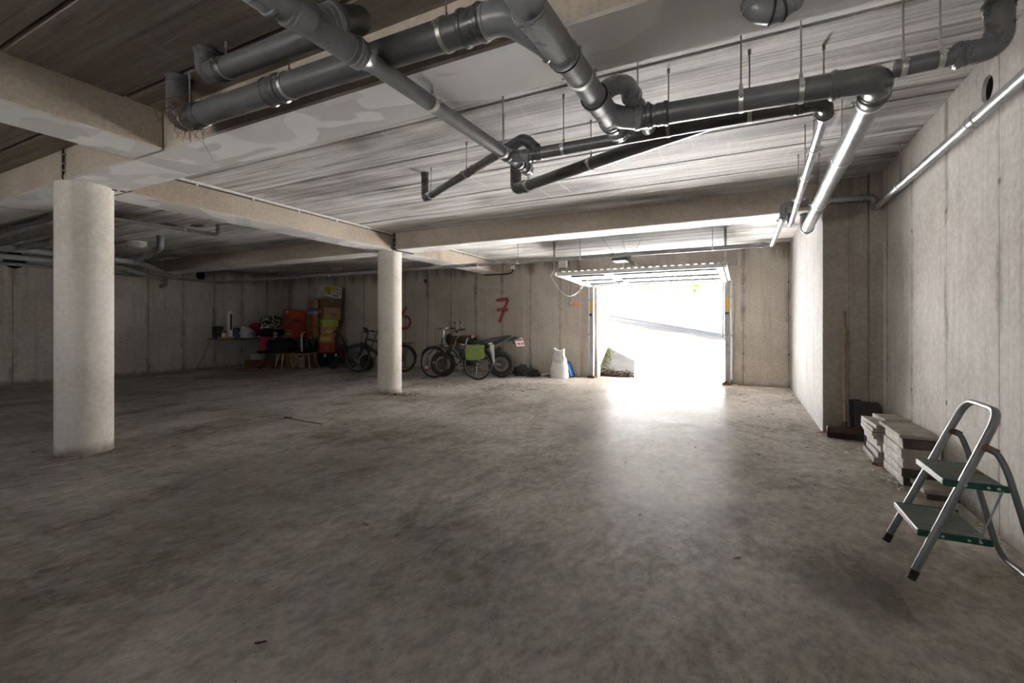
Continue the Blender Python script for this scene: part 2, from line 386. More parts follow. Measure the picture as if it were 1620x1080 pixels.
# ------------------------------------------------------------------ room shell
CZ = 2.72; SZ = 2.44          # ceiling and beam soffit heights
XR, XL, YB, YF = 1.245, -12.9, 10.0, -4.5
XLED, YRET = .745, 5.98
DX0, DX1, DZ = -2.97, -.37, 2.28
FX0, FX1 = -6.5, .8
def shell():
    b = MB(); b.box((XL - .3, YF - .3, -.2), (XR + .3, YB + .38, 0)); struct(b.build('floor', M['floor']))
    # ceiling of 0.6 m precast slabs with open V joints
    b = MB(); y = YF
    ys = [YF]; k = 2.85 - .607 * 20
    while k < YB:
        if k > YF: ys.append(k)
        k += .607
    ys.append(YB)
    g = .009
    for i in range(len(ys) - 1):
        a, c = ys[i], ys[i + 1]
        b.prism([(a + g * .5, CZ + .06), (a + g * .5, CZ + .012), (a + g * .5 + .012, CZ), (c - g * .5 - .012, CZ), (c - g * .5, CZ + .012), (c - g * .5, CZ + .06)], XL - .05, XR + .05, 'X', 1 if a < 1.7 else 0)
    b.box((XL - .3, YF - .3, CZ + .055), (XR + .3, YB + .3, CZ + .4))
    struct(b.build('ceiling', [M['ceiling'], M['ceiling_brown_shade']], sharp=20))
    b = MB(); b.box((XR, YF - .3, 0), (XR + .3, YRET + .02, CZ + .2)); struct(b.build('wall_right', M['wall_right']))
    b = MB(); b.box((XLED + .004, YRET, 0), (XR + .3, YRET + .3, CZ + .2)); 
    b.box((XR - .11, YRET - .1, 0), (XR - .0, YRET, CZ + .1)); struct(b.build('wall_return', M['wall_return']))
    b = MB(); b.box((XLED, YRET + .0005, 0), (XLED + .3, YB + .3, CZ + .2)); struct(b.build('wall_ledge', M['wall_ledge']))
    b = MB(); b.box((XL - .3, YF - .3, 0), (XL, YB + .3, CZ + .2)); struct(b.build('wall_left', M['wall_left']))
    b = MB()                                  # wall behind the camera with an opening added to let in fill daylight
    b.box((XL - .3, YF - .3, 0), (FX0, YF, CZ + .2)); b.box((FX1, YF - .3, 0), (XR + .3, YF, CZ + .2)); b.box((FX0, YF - .3, 2.25), (FX1, YF, CZ + .2))
    struct(b.build('wall_front', M['wall_front']))
    b = MB(); b.add([(-40, -40, -.02), (30, -40, -.02), (30, YF - .3, -.02), (-40, YF - .3, -.02)], [(0, 1, 2, 3)]); struct(b.build('added_rear_yard', plain('dark_asphalt', (.03, .03, .03), .95, spec=.1), recalc=False))  # unseen ground beyond the added opening, kept dark to limit bounce
    # back wall in one mesh round the door opening; outer recess for the door frame
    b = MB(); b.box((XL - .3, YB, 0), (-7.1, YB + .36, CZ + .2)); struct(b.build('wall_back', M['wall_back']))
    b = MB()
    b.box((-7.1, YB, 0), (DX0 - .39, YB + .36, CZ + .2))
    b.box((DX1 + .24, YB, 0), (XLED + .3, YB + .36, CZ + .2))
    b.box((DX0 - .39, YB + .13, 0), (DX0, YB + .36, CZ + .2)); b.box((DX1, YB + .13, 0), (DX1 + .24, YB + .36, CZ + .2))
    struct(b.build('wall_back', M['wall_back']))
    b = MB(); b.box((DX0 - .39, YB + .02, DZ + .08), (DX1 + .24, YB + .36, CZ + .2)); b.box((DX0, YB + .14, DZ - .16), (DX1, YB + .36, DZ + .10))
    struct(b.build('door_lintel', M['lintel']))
shell()
def beams():
    def beam(a, c, extra=None):
        b = MB(); b.box(a, c, .012)
        if extra: extra(b)
        return struct(b.build('concrete_beam', M['beam'], sharp=30))
    beam((XL, 1.87, SZ), (XR, 2.30, CZ + .11))              # main cross beam
    beam((XL, 6.08, SZ), (XLED + .02, 6.50, CZ + .11))       # far cross beam
    beam((-5.775, 2.30, SZ), (-5.33, 6.08, CZ + .11)); beam((-5.775, 6.50, SZ), (-5.33, YB, CZ + .11))
    beam((-4.22, YF, SZ), (-3.80, 1.87, CZ + .11))
    for c in ((-5.45, 2.03, .206), (-5.51, 6.2, .201)):
        b = MB(); b.lathe([(c[2] + .004, 0), (c[2], .012), (c[2], SZ)], (c[0], c[1], 0), 64)
        struct(b.build('concrete_column', M['column'], sharp=60))
beams()
b = MB(); b.box((XL - .3, YF - .3, 3.15), (XR + 6, YB + .3, 70)); struct(b.build('added_sun_block', plain('sun_block_dark', (.03, .028, .027), .95, spec=.1)))  # unseen mass added to keep the sun off the rear yard
# ------------------------------------------------------------------ outside: ramp, kerb, retaining walls
def rampz(x, y):
    t = max(0., (y - 10.38) / 4.62)
    return t * (.749 - .1735 * x)
def outside():
    b = MB(); vs = []; fs = []; nx, ny = 30, 24
    for j in range(ny + 1):
        for i in range(nx + 1):
            x = -14 + 22 * i / nx; y = 10.36 + 7.0 * j / ny
            vs.append((x, y, rampz(x, y)))
    for j in range(ny):
        for i in range(nx):
            fs.append((j * (nx + 1) + i, j * (nx + 1) + i + 1, (j + 1) * (nx + 1) + i + 1, (j + 1) * (nx + 1) + i))
    b.add(vs, fs); struct(b.build('driveway_ramp', M['asphalt'], recalc=False, sharp=80))
    # far retaining wall follows the ramp; left retaining wall runs up from the door and ends
    b = MB(); b.box((-14, 15.0, 0), (8, 15.4, 3.35)); struct(b.build('wall_outside_far', M['outwall']))
    b = MB()
    n = Vector((2.12, .33, 0)).normalized() * .22
    A, Bp = Vector((-3.02, 10.38, -.2)), Vector((-3.33, 12.42, -.2))
    o = Vector((-.24, -.035, 0))
    pts = [A, Bp, Bp + o, A + o]
    h = 4.3
    vs = [tuple(p) for p in pts] + [(p.x, p.y, h) for p in pts]
    b.add(vs, [(0, 1, 2, 3), (4, 5, 6, 7), (0, 1, 5, 4), (1, 2, 6, 5), (2, 3, 7, 6), (3, 0, 4, 7)])
    struct(b.build('wall_outside_left', M['outwall']))
    # right retaining wall, only lights the ramp
    b = MB(); b.box((-.2, 10.38, -.2), (.1, 12.2, 3.0)); struct(b.build('wall_outside_right', M['outwall']))
    # drain kerb along the far wall, coloured dark for its bluish shadow line
    b = MB()
    for i in range(22):
        x0, x1 = -4.0 + .36 * i, -4.0 + .36 * (i + 1)
        z0, z1 = rampz(x0, 15), rampz(x1, 15)
        b.add([(x0, 14.84, z0 - .05), (x1, 14.84, z1 - .05), (x1, 15.0, z1 - .05), (x0, 15.0, z0 - .05),
               (x0, 14.86, z0 + .04), (x1, 14.86, z1 + .04), (x1, 15.0, z1 + .055), (x0, 15.0, z0 + .055)],
              [(0, 1, 5, 4), (4, 5, 6, 7), (0, 3, 7, 4), (1, 2, 6, 5)])
    struct(b.build('kerb', plain('kerb_shadow_blue', (.035, .045, .06), .8)))
outside()
b = MB(); b.box((DX0 - .1, YB + .36, 2.30), (DX1 + .4, YB + .78, 2.42)); struct(b.build('door_sun_shade', M['lintel']))  # unseen drip ledge added to block sun on the right jamb

# ------------------------------------------------------------------ camera, light
cam_d = bpy.data.cameras.new('camera'); cam = bpy.data.objects.new('camera', cam_d); COL.objects.link(cam)
cam.location = (0, 0, 1.15); cam.rotation_euler = (PI / 2, 0, .468)
cam_d.sensor_width = 36; cam_d.lens = 731. / 1620 * 36; cam_d.shift_y = -24. / 1620; cam_d.clip_start = .02
S.camera = cam
sd = bpy.data.lights.new('sun', 'SUN'); sun = bpy.data.objects.new('sun', sd); COL.objects.link(sun)
el = math.radians(73); hz = Vector((1.08, -.99, 0)).normalized()
d = hz * math.cos(el) + Vector((0, 0, -math.sin(el)))
sun.rotation_euler = d.to_track_quat('-Z', 'Y').to_euler(); sun.location = (-6, 14, 10)
sd.energy = SUN_E; sd.angle = math.radians(.6); sd.color = (1, .978, .945)
W = bpy.data.worlds.new('sky'); S.world = W; W.use_nodes = True
bg = W.node_tree.nodes['Background']
bg.inputs['Color'].default_value = (.90, .95, 1., 1); bg.inputs['Strength'].default_value = SKY_E
S.view_settings.view_transform = 'Standard'; S.view_settings.look = 'None'; S.view_settings.gamma = 1; S.view_settings.use_curve_mapping = False
S.view_settings.exposure = EXPO
cy = S.cycles
cy.max_bounces = 14; cy.diffuse_bounces = 9; cy.glossy_bounces = 5; cy.transmission_bounces = 6; cy.transparent_max_bounces = 12
cy.sample_clamp_indirect = 0; cy.use_denoising = True; cy.caustics_reflective = False; cy.caustics_refractive = False
# ------------------------------------------------------------------ drain pipes
def pvc(name, col, rough=.36, dirt=.4):
    m, nt, b = new_mat(name); q = NT(nt); p = q.pos()
    c = q.mix(q.rng(q.noise(p, 5, 5, .65), .35, .65), tuple(x * .86 for x in col), tuple(x * 1.12 for x in col))
    c = q.mix(q.math('MULTIPLY', q.rng(q.noise(p, 14, 7, .75), .54, .72), dirt), c, (.36, .345, .325))
    q.link(c, b.inputs['Base Color'])
    q.link(q.rng(q.noise(p, 9, 5, .7), .3, .7, rough - .07, rough + .12), b.inputs['Roughness'])
    return m
PVC_LIT = (pvc('lit_grey_pvc', (.23, .233, .243), .34, .25), pvc('lit_grey_pvc_fitting', (.21, .213, .223), .3, .25))  # grey pipe plastic with the door light put into its colour
PVC_SHADED = (pvc('shaded_grey_pvc', (.10, .097, .096), .36, .03), pvc('shaded_grey_pvc_fitting', (.085, .083, .083), .3, .03))  # same plastic darkened for pipes seen on their shaded side
M['pvc'], M['pvc_fit'] = PVC_SHADED
M['rubber'] = plain('black_rubber', (.015, .015, .016), .6)
M['zinc'] = plain('zinc_plated_steel', (.55, .54, .52), .35, .85, dirt=((.25, .2, .15), .5))
M['steel'] = plain('galvanised_steel', (.42, .42, .42), .42, .75, dirt=((.2, .17, .14), .4))

def V3(*a): return Vector(a)
def sock(b, p, ax, r, L=.075, bead=True, both=False):
    """socket sleeve with a swollen rubber-ring bead, centred at p along ax"""
    ax = Vector(ax).normalized(); p = Vector(p)
    a = p - ax * L / 2; e = p + ax * L / 2
    b.tube([a, a + ax * .004, e - ax * .004, e], [r * 1.0, r * 1.075, r * 1.075, r * 1.0], 32)
    if bead:
        for s in ((1, -1) if both else (1,)):
            c = p + ax * (L / 2 - .018) * s
            b.tube([c - ax * .013, c - ax * .008, c, c + ax * .008, c + ax * .013], [r * 1.07, r * 1.15, r * 1.17, r * 1.15, r * 1.07], 32)
class Pipe:
    def __init__(self, name, label, loc, group=None):
        self.t = thing(name, label, 'pipe', loc, group=group)
    def seg(self, a, e, r): return MB().cyl(a, e, r, 32).build('pipe_section', M['pvc'], self.t)
    def elbow(self, pts, r, rad=None, socks=True):
        b = MB(); P = bend(pts, rad or r * 2.4, 10); b.tube(P, r * 1.05, 32)
        if socks:
            sock(b, P[0] + (P[1] - P[0]).normalized() * .02, P[0] - P[1], r * 1.03, .05)
            sock(b, P[-1] + (P[-2] - P[-1]).normalized() * .02, P[-1] - P[-2], r * 1.03, .05)
        return b.build('elbow', M['pvc_fit'], self.t, sharp=30)
    def coupling(self, p, ax, r, L=.09, both=True):
        b = MB(); sock(b, p, ax, r, L, True, both); return b.build('coupling', M['pvc_fit'], self.t, sharp=30)
    def branch(self, a, e, r, side=None, r2=None):
        b = MB(); a = Vector(a); e = Vector(e); ax = (e - a).normalized(); b.cyl(a, e, r * 1.06, 32)
        sock(b, a + ax * .03, -ax, r * 1.02, .06); sock(b, e - ax * .03, ax, r * 1.02, .06)
        if side:
            b.tube(bend(side, .05, 5), (r2 or r) * 1.06, 32); d = (Vector(side[-1]) - Vector(side[-2])).normalized()
            sock(b, Vector(side[-1]) - d * .025, d, (r2 or r) * 1.03, .055)
        return b.build('branch_fitting', M['pvc_fit'], self.t, sharp=30)
    def cap(self, p, ax, r):
        b = MB(); ax = Vector(ax).normalized(); p = Vector(p)
        sock(b, p - ax * .03, -ax, r, .07); b.tube([p, p + ax * .012, p + ax * .02], [r * 1.1, r * 1.06, r * .9], 32)
        for k in range(10):
            a = k * PI / 5; u = ax.orthogonal().normalized(); w = ax.cross(u)
            q = p - ax * .01 + (u * math.cos(a) + w * math.sin(a)) * r * 1.1
            b.cyl(q, q + ax * .03, .004, 6)
        return b.build('end_cap', M['pvc_fit'], self.t, sharp=30)
    def ring(self, p, ax, r):
        return MB().ring(p, ax, r + .001, .005, 32, 8).build('rubber_ring', M['rubber'], self.t)
    def clamp(self, p, ax, r, rod=True, lugs='side', top=None):
        p = Vector(p); ax = Vector(ax).normalized(); b = MB()
        b.tube([p - ax * .011, p - ax * .01, p + ax * .01, p + ax * .011], [r, r + .0045, r + .0045, r], 32)
        u = Vector((0, 0, 1)).cross(ax).normalized()
        for s in (-1, 1):
            c = p + u * s * (r + .014)
            b.obox(c, (.024, .02, .004) if abs(u.x) > .5 else (.02, .024, .004)); b.obox(c + V3(0, 0, .006), (.024, .02, .004) if abs(u.x) > .5 else (.02, .024, .004))
            b.cyl(c + V3(0, 0, -.014), c + V3(0, 0, .018), .0032, 8); b.cyl(c + V3(0, 0, -.012), c + V3(0, 0, -.006), .006, 6)
        o = b.build('clamp', M['zinc'], self.t)
        if rod:
            b = MB(); z = top or CZ
            b.cyl(p + V3(0, 0, r), (p.x, p.y, z + .01), .0042, 8); b.cyl(p + V3(0, 0, r + .002), p + V3(0, 0, r + .028), .0085, 6)
            b.cyl((p.x, p.y, z - .03), (p.x, p.y, z), .009, 6)
            b.build('hanger_rod', M['steel'], o if False else self.t)
def use(k): M['pvc'], M['pvc_fit'] = k
R1, R2 = .0555, .0405
def pipes():
    # ---- A: dark pipe high in the near bay, bending into the first grey main
    A = Pipe('drain_pipe', 'dark drain pipe high in the near ceiling bay, left of the grey main it joins', (-2.74, 1.565, 2.58))
    A.elbow([(-2.74, 1.565, CZ), (-2.74, 1.565, 2.58), (-2.6, 1.566, 2.58)], R1)
    A.seg((-2.62, 1.566, 2.58), (-1.62, 1.58, 2.565), R1)
    A.clamp((-2.56, 1.566, 2.579), (1, 0, 0), R1)
    A.elbow([(-1.72, 1.58, 2.566), (-1.56, 1.58, 2.55), (-1.50, 1.36, 2.40)], R1, .13)
    # ---- B: long dark pipe along the face of the main beam
    B = Pipe('drain_pipe', 'long dark drain pipe along the big cross beam, roots hanging from its elbow', (-3.2, 1.66, 2.44))
    B.elbow([(-3.20, 1.66, CZ), (-3.20, 1.66, 2.445), (-3.02, 1.66, 2.443)], .066, .15)
    B.seg((-3.06, 1.66, 2.443), (-.98, 1.66, 2.411), .066)
    B.coupling((-2.99, 1.66, 2.442), (-1, 0, 0), .066, .09, False)
    B.clamp((-3.085, 1.66, 2.444), (1, 0, 0), .07)
    B.coupling((-2.28, 1.66, 2.431), (1, 0, 0), .066, .13); B.clamp((-2.17, 1.66, 2.43), (1, 0, 0), .067)
    B.clamp((-1.16, 1.66, 2.414), (1, 0, 0), .067); B.coupling((-1.02, 1.66, 2.412), (1, 0, 0), .066, .12)
    use(PVC_LIT); B.elbow([(-.99, 1.66, 2.412), (-.86, 1.66, 2.408), (-.72, 1.775, 2.325), (-.70, 1.80, 2.31)], .063, .11)
    use(PVC_SHADED)
    # dry root tuft caught in the joint
    b = MB(); rnd = random.Random(3)
    for i in range(70):
        x = -3.08 + rnd.gauss(0, .05); y = 1.63 + rnd.uniform(-.08, .07); z = 2.47 + rnd.uniform(-.05, .09); L = rnd.uniform(.05, .13)
        p = [V3(x, y, z)]
        for k in range(4): p.append(p[-1] + V3(rnd.gauss(0, .022), rnd.gauss(0, .018), rnd.gauss(-.01, .022)) * (L / .08))
        b.tube(p, [.0022, .002, .0016, .0012, .0008], 4)
    for i in range(16):
        x = -3.02 + rnd.gauss(0, .04); y = 1.62 + rnd.uniform(-.03, .05); z = 2.375; p = [V3(x, y, z)]
        for k in range(6): p.append(p[-1] + V3(rnd.gauss(0, .010), rnd.gauss(0, .008), -rnd.uniform(.006, .026)))
        b.tube(p, .0011, 4)
    o = b.build('root_tuft', plain('dry_roots', (.16, .085, .04), .9, var=.4), None)
    tag(o, 'brown dry root tuft sprouting from the elbow of the long dark drain pipe', 'roots'); o['kind'] = 'stuff'
    # ---- G1: grey main that steps down to a thinner pipe
    use(PVC_LIT)
    G = Pipe('drain_pipe', 'grey drain main overhead that steps down to a thinner pipe with a capped end', (-1.5, 1.5, 2.34))
    G.seg((-1.55, .5, 2.34), (-1.515, 1.25, 2.34), R1); G.coupling((-1.54, 1.07, 2.34), (0, 1, 0), R1, .10, False)
    G.branch((-1.53, 1.15, 2.34), (-1.51, 1.50, 2.34), R1, [(-1.53, 1.24, 2.34), (-1.515, 1.31, 2.37), (-1.50, 1.37, 2.41)])
    b = MB(); b.tube([(-1.512, 1.48, 2.34), (-1.51, 1.515, 2.34), (-1.509, 1.53, 2.34), (-1.509, 1.56, 2.34)], [R1 * 1.12, R1 * 1.12, .05, .046], 32); b.build('reducer', M['pvc_fit'], G.t, sharp=30)
    G.seg((-1.51, 1.52, 2.34), (-1.478, 3.16, 2.34), R2)
    G.clamp((-1.492, 2.01, 2.34), (0, 1, 0), R2); G.clamp((-1.48, 2.79, 2.34), (0, 1, 0), R2)
    G.branch((-1.48, 2.83, 2.34), (-1.478, 3.04, 2.34), R2, [(-1.478, 2.86, 2.34), (-1.42, 2.925, 2.345), (-1.34, 2.945, 2.348)], R2)
    G.ring((-1.479, 3.0, 2.34), (0, 1, 0), R2 * 1.1); G.ring((-1.478, 3.06, 2.34), (0, 1, 0), R2)
    G.cap((-1.478, 3.19, 2.34), (0, 1, 0), R2)
    # ---- G2: large grey main, capped
    H = Pipe('drain_pipe', 'large grey drain main overhead right of the thinner main, ending in a ribbed cap', (-.68, 1.9, 2.3))
    H.seg((-.715, .4, 2.3), (-.664, 2.70, 2.3), .0585)
    H.branch((-.70, 1.50, 2.3), (-.69, 1.86, 2.3), .0585, [(-.695, 1.86, 2.3), (-.715, 1.80, 2.32), (-.735, 1.75, 2.342)])
    H.ring((-.69, 1.865, 2.3), (0, 1, 0), .062); H.clamp((-.682, 2.04, 2.3), (0, 1, 0), .059, rod=True, top=SZ)
    H.branch((-.676, 2.24, 2.3), (-.668, 2.56, 2.3), .0585, [(-.672, 2.45, 2.3), (-.62, 2.54, 2.3), (-.52, 2.595, 2.3)], R1)
    H.ring((-.676, 2.245, 2.3), (0, 1, 0), .064); H.ring((-.669, 2.545, 2.3), (0, 1, 0), .064); H.ring((-.668, 2.57, 2.3), (0, 1, 0), .064)
    H.elbow([(-.665, 2.30, 2.32), (-.60, 2.34, 2.385), (-.55, 2.40, 2.40), (-.545, 2.52, 2.385)], .046, .06)
    H.seg((-.546, 2.5, 2.387), (-.53, 2.90, 2.36), .042); H.clamp((-.54, 2.63, 2.38), (0, 1, 0), .043)
    H.cap((-.664, 2.72, 2.3), (0, 1, 0), .0585)
    # ---- C + D: long dark pipe right across, elbow to the silver pipe
    use(PVC_SHADED)
    C = Pipe('drain_pipe', 'thick dark drain pipe turning by a big elbow into a silver grey leg', (0, 2.62, 2.3))
    C.coupling((-.50, 2.598, 2.3), (1, 0.03, 0), R1, .10); C.seg((-.50, 2.598, 2.3), (.46, 2.645, 2.29), R1)
    C.coupling((-.40, 2.602, 2.3), (1, .03, 0), R1, .07, False)
    C.elbow([(.36, 2.642, 2.29), (.553, 2.648, 2.285), (.556, 2.80, 2.275)], R1 * 1.03, .13)
    use(PVC_LIT); C.seg((.556, 2.78, 2.275), (.617, 6.16, 2.25), R1)
    for y in (-.2, .2, .64): pass
    C.clamp((-.02, 2.622, 2.296), (1, 0, 0), R1); C.clamp((.24, 2.635, 2.292), (1, 0, 0), R1)
    C.clamp((.5575, 2.87, 2.274), (0, 1, 0), R1, rod=False); C.clamp((.575, 3.75, 2.268), (0, 1, 0), R1); C.clamp((.597, 5.0, 2.26), (0, 1, 0), R1)
    C.coupling((.599, 5.12, 2.258), (0, 1, 0), R1, .09, False)
    C.elbow([(.615, 6.08, 2.25), (.618, 6.26, 2.25), (.618, 6.26, SZ)], R1, .11)
    use(PVC_SHADED); D = Pipe('drain_pipe', 'short dark pipe from the big elbow to a riser at the right wall', (.93, 2.625, 2.3))
    D.seg((.60, 2.64, 2.31), (.85, 2.628, 2.31), .038); D.elbow([(.80, 2.63, 2.31), (.94, 2.625, 2.31), (.94, 2.625, 2.50)], .046, .1)
    D.seg((.94, 2.625, 2.48), (.94, 2.625, CZ), .045); D.clamp((.755, 2.632, 2.31), (1, 0, 0), .039); D.clamp((.63, 2.637, 2.31), (1, 0, 0), .039)
    # ---- E: second dark pipe, behind C, turning into the thin silver pipe
    E_ = Pipe('drain_pipe', 'thinner dark drain pipe behind the thick one, turning into a thin silver leg', (-.4, 2.95, 2.35))
    E_.coupling((-1.30, 2.947, 2.35), (1, 0, 0), R2, .09); E_.seg((-1.33, 2.947, 2.35), (.30, 2.955, 2.35), R2)
    for x in (-1.10, -.42, .02): E_.clamp((x, 2.95, 2.35), (1, 0, 0), R2)
    E_.coupling((.24, 2.955, 2.35), (1, 0, 0), R2, .06, False)
    E_.elbow([(.26, 2.955, 2.35), (.385, 2.96, 2.34), (.39, 3.07, 2.32)], .036, .07)
    use(PVC_LIT); E_.seg((.39, 3.05, 2.32), (.452, 5.98, 2.30), .0265)
    for y in (3.09, 3.62, 4.25, 4.95): E_.clamp((.39 + (y - 3.05) * .0212, y, 2.32 - (y - 3.05) * .007), (0, 1, 0), .027)
    E_.elbow([(.451, 5.93, 2.30), (.454, 6.14, 2.30), (.454, 6.14, SZ)], .0265, .06)
    # ---- F: brown-lit thin pipe going back left
    use(PVC_SHADED); F_ = Pipe('drain_pipe', 'thin drain pipe slanting back left under the slabs, passing above the grey main', (-2.93, 3.82, 2.45))
    F_.elbow([(-2.93, 3.82, CZ), (-2.93, 3.82, 2.45), (-2.82, 3.75, 2.45)], .035, .08)
    F_.seg((-2.86, 3.772, 2.45), (-1.52, 2.985, 2.45), .033)
    F_.clamp((-2.78, 3.724, 2.45), (1.34, -.787, 0), .033); F_.clamp((-2.12, 3.337, 2.45), (1.34, -.787, 0), .033); F_.clamp((-1.6, 3.03, 2.45), (1.34, -.787, 0), .033)
    F_.coupling((-2.03, 3.285, 2.45), (1.34, -.787, 0), .033, .07, False)
    F_.elbow([(-1.60, 3.03, 2.45), (-1.36, 2.89, 2.45), (-1.30, 2.945, 2.375)], .037, .07)
    # ---- H: pipe behind, slanting
    I_ = Pipe('drain_pipe', 'grey drain pipe slanting from a ceiling elbow to the back of the thinner dark pipe', (-1.87, 3.8, 2.4))
    I_.elbow([(-1.88, 3.80, CZ), (-1.88, 3.80, 2.40), (-1.74, 3.735, 2.40)], .05, .11)
    I_.seg((-1.78, 3.752, 2.40), (-.15, 3.0, 2.375), .047); I_.clamp((-1.72, 3.724, 2.40), (1.63, -.75, 0), .048); I_.clamp((-1.05, 3.415, 2.389), (1.63, -.75, 0), .048)
    # ---- S3 / conduit: thin drain round the room
    use(PVC_LIT)
    J = Pipe('drain_pipe', 'thin grey drain pipe along the right wall, round the ledge and along the back bay', (1.17, 5.8, 2.36))
    J.seg((1.165, .9, 2.30), (1.175, 5.72, 2.352), .032); J.coupling((1.17, 3.56, 2.33), (0, 1, 0), .032, .11)
    J.clamp((1.172, 5.0, 2.345), (0, 1, 0), .033)
    J.elbow([(1.175, 5.68, 2.352), (1.175, 5.875, 2.36), (1.175, 5.885, 2.47), (1.05, 5.885, 2.474)], .034, .06)
    J.seg((1.08, 5.885, 2.473), (.44, 5.885, 2.492), .031); J.clamp((.62, 5.885, 2.487), (1, 0, 0), .032, rod=False)
    J.elbow([(.48, 5.885, 2.491), (.375, 5.885, 2.49), (.372, 5.90, 2.36), (.37, 6.0, 2.352)], .034, .055)
    J.clamp((.369, 6.05, 2.35), (0, 1, 0), .033, rod=False)
    J.seg((.37, 5.98, 2.352), (.348, 7.6, 2.335), .031)
    J.elbow([(.349, 7.5, 2.336), (.346, 7.66, 2.335), (.20, 7.66, 2.335)], .034, .06)
    J.seg((.24, 7.66, 2.335), (-12.72, 7.66, 2.345), .034)
    for x in (-.45, -2.55, -3.75, -4.6, -6.9, -8.6, -10.4): J.clamp((x, 7.66, 2.338), (1, 0, 0), .035, top=SZ if -5.775 < x < -5.33 else None)
    for x in (-2.0, -4.05, -7.6): J.coupling((x, 7.66, 2.338), (1, 0, 0), .034, .09, False)
    J.elbow([(-12.66, 7.66, 2.345), (-12.8, 7.66, 2.345), (-12.8, 7.5, 2.346)], .035, .07)
    J.seg((-12.8, 7.54, 2.346), (-12.8, 1.6, 2.38), .034); 
    for y in (6.4, 4.4): J.clamp((-12.8, y, 2.353), (0, 1, 0), .035, rod=False)
    # ---- elbow at the top edge, and the left bay
    K = Pipe('drain_pipe', 'ribbed grey elbow hanging under the big beam, cut by the top edge of the picture', (.13, 2.16, SZ))
    K.elbow([(.03, 2.06, SZ), (.035, 2.06, 2.395), (.10, 2.08, 2.375), (.17, 2.09, 2.43)], .042, .045); K.ring((.09, 2.075, 2.385), (1, .25, -.1), .046); K.ring((.12, 2.08, 2.39), (1, .25, .4), .046)
    b = MB(); b.cyl((.15, 2.088, 2.41), (.18, 2.09, SZ), .042, 24); b.build('pipe_section', M['pvc'], K.t)
    L = Pipe('drain_pipe', 'grey drain pipe in the left bay, seen both sides of the near column', (-10.6, 3.8, 2.40))
    L.seg((-10.6, 1.8, 2.42), (-10.58, 4.74, 2.40), .056); L.coupling((-10.59, 4.62, 2.40), (0, 1, 0), .056, .22); L.coupling((-10.6, 3.15, 2.41), (0, 1, 0), .056, .22)
    L.branch((-10.6, 3.02, 2.41), (-10.6, 3.34, 2.41), .056, [(-10.6, 3.05, 2.41), (-10.45, 3.2, 2.46), (-10.2, 3.38, 2.55)], .05)
    L.elbow([(-10.585, 4.66, 2.40), (-10.58, 4.78, 2.40), (-10.72, 4.88, 2.40)], .056, .09); L.seg((-10.66, 4.84, 2.40), (-12.85, 6.6, 2.36), .05)
    for y in (3.6, 4.4): L.clamp((-10.59, y, 2.405), (0, 1, 0), .057)
    for t in (.3, .55, .8): L.clamp((-10.66 - 2.19 * t, 4.84 + 1.76 * t, 2.40 - .04 * t), (-2.19, 1.76, 0), .051)
    N = Pipe('drain_pipe', 'second grey pipe just below the drain in the left bay', (-10.75, 3.8, 2.27))
    N.seg((-10.8, 1.8, 2.30), (-10.78, 4.5, 2.285), .047); N.elbow([(-10.78, 4.42, 2.285), (-10.78, 4.56, 2.284), (-10.9, 4.68, 2.28)], .047, .08)
    N.seg((-10.86, 4.64, 2.282), (-12.2, 5.98, 2.25), .045); N.elbow([(-12.15, 5.93, 2.25), (-12.3, 6.08, 2.25), (-12.42, 6.14, 2.16), (-12.62, 6.2, 2.14)], .048, .08)
    N.clamp((-10.79, 3.9, 2.288), (0, 1, 0), .048)
    b = MB(); b.cyl((-12.6, 6.2, 2.14), (-12.78, 6.24, 2.135), .056, 24); b.build('pipe_socket', plain('orange_brown_pvc', (.30, .10, .035), .45), N.t)
    O = Pipe('drain_pipe', 'dark pipe with a bright upturned elbow, right of the near column', (-9.2, 4.4, 2.5))
    O.seg((-10.5, 4.70, 2.42), (-9.15, 4.42, 2.50), .052); O.elbow([(-9.3, 4.45, 2.49), (-9.05, 4.40, 2.505), (-9.05, 4.40, CZ)], .054, .13)
    O.clamp((-9.8, 4.555, 2.46), (1.35, -.28, 0), .053)
    use(PVC_SHADED)
    Q = Pipe('drain_pipe', 'dark pipe pair beside the near column under the left bay ceiling, upper of the two', (-8.5, 2.44, 2.48))
    Q.seg((-12.2, 2.62, 2.50), (-6.6, 2.44, 2.46), .042)
    for x in (-8.7, -7.7): Q.clamp((x, 2.475 + (-x - 7) * .03, 2.472), (1, 0, 0), .043)
    T_ = Pipe('drain_pipe', 'dark pipe pair beside the near column under the left bay ceiling, lower of the two', (-8.5, 2.6, 2.38))
    T_.seg((-12.2, 2.78, 2.40), (-6.6, 2.55, 2.37), .05)
    for x in (-9.2, -7.6): T_.clamp((x, 2.60 + (-x - 7) * .035, 2.38), (1, 0, 0), .051)
    use(PVC_LIT)
    U = Pipe('conduit_pipe', 'thin pale tube with an upturned end under the left bay ceiling', (-7.3, 3.6, 2.56))
    U.seg((-7.5, 2.4, 2.57), (-7.262, 4.22, 2.555), .024); U.elbow([(-7.27, 4.14, 2.555), (-7.25, 4.30, 2.555), (-7.25, 4.31, CZ)], .025, .045)
    U.clamp((-7.31, 3.86, 2.558), (0, 1, 0), .025)
pipes()

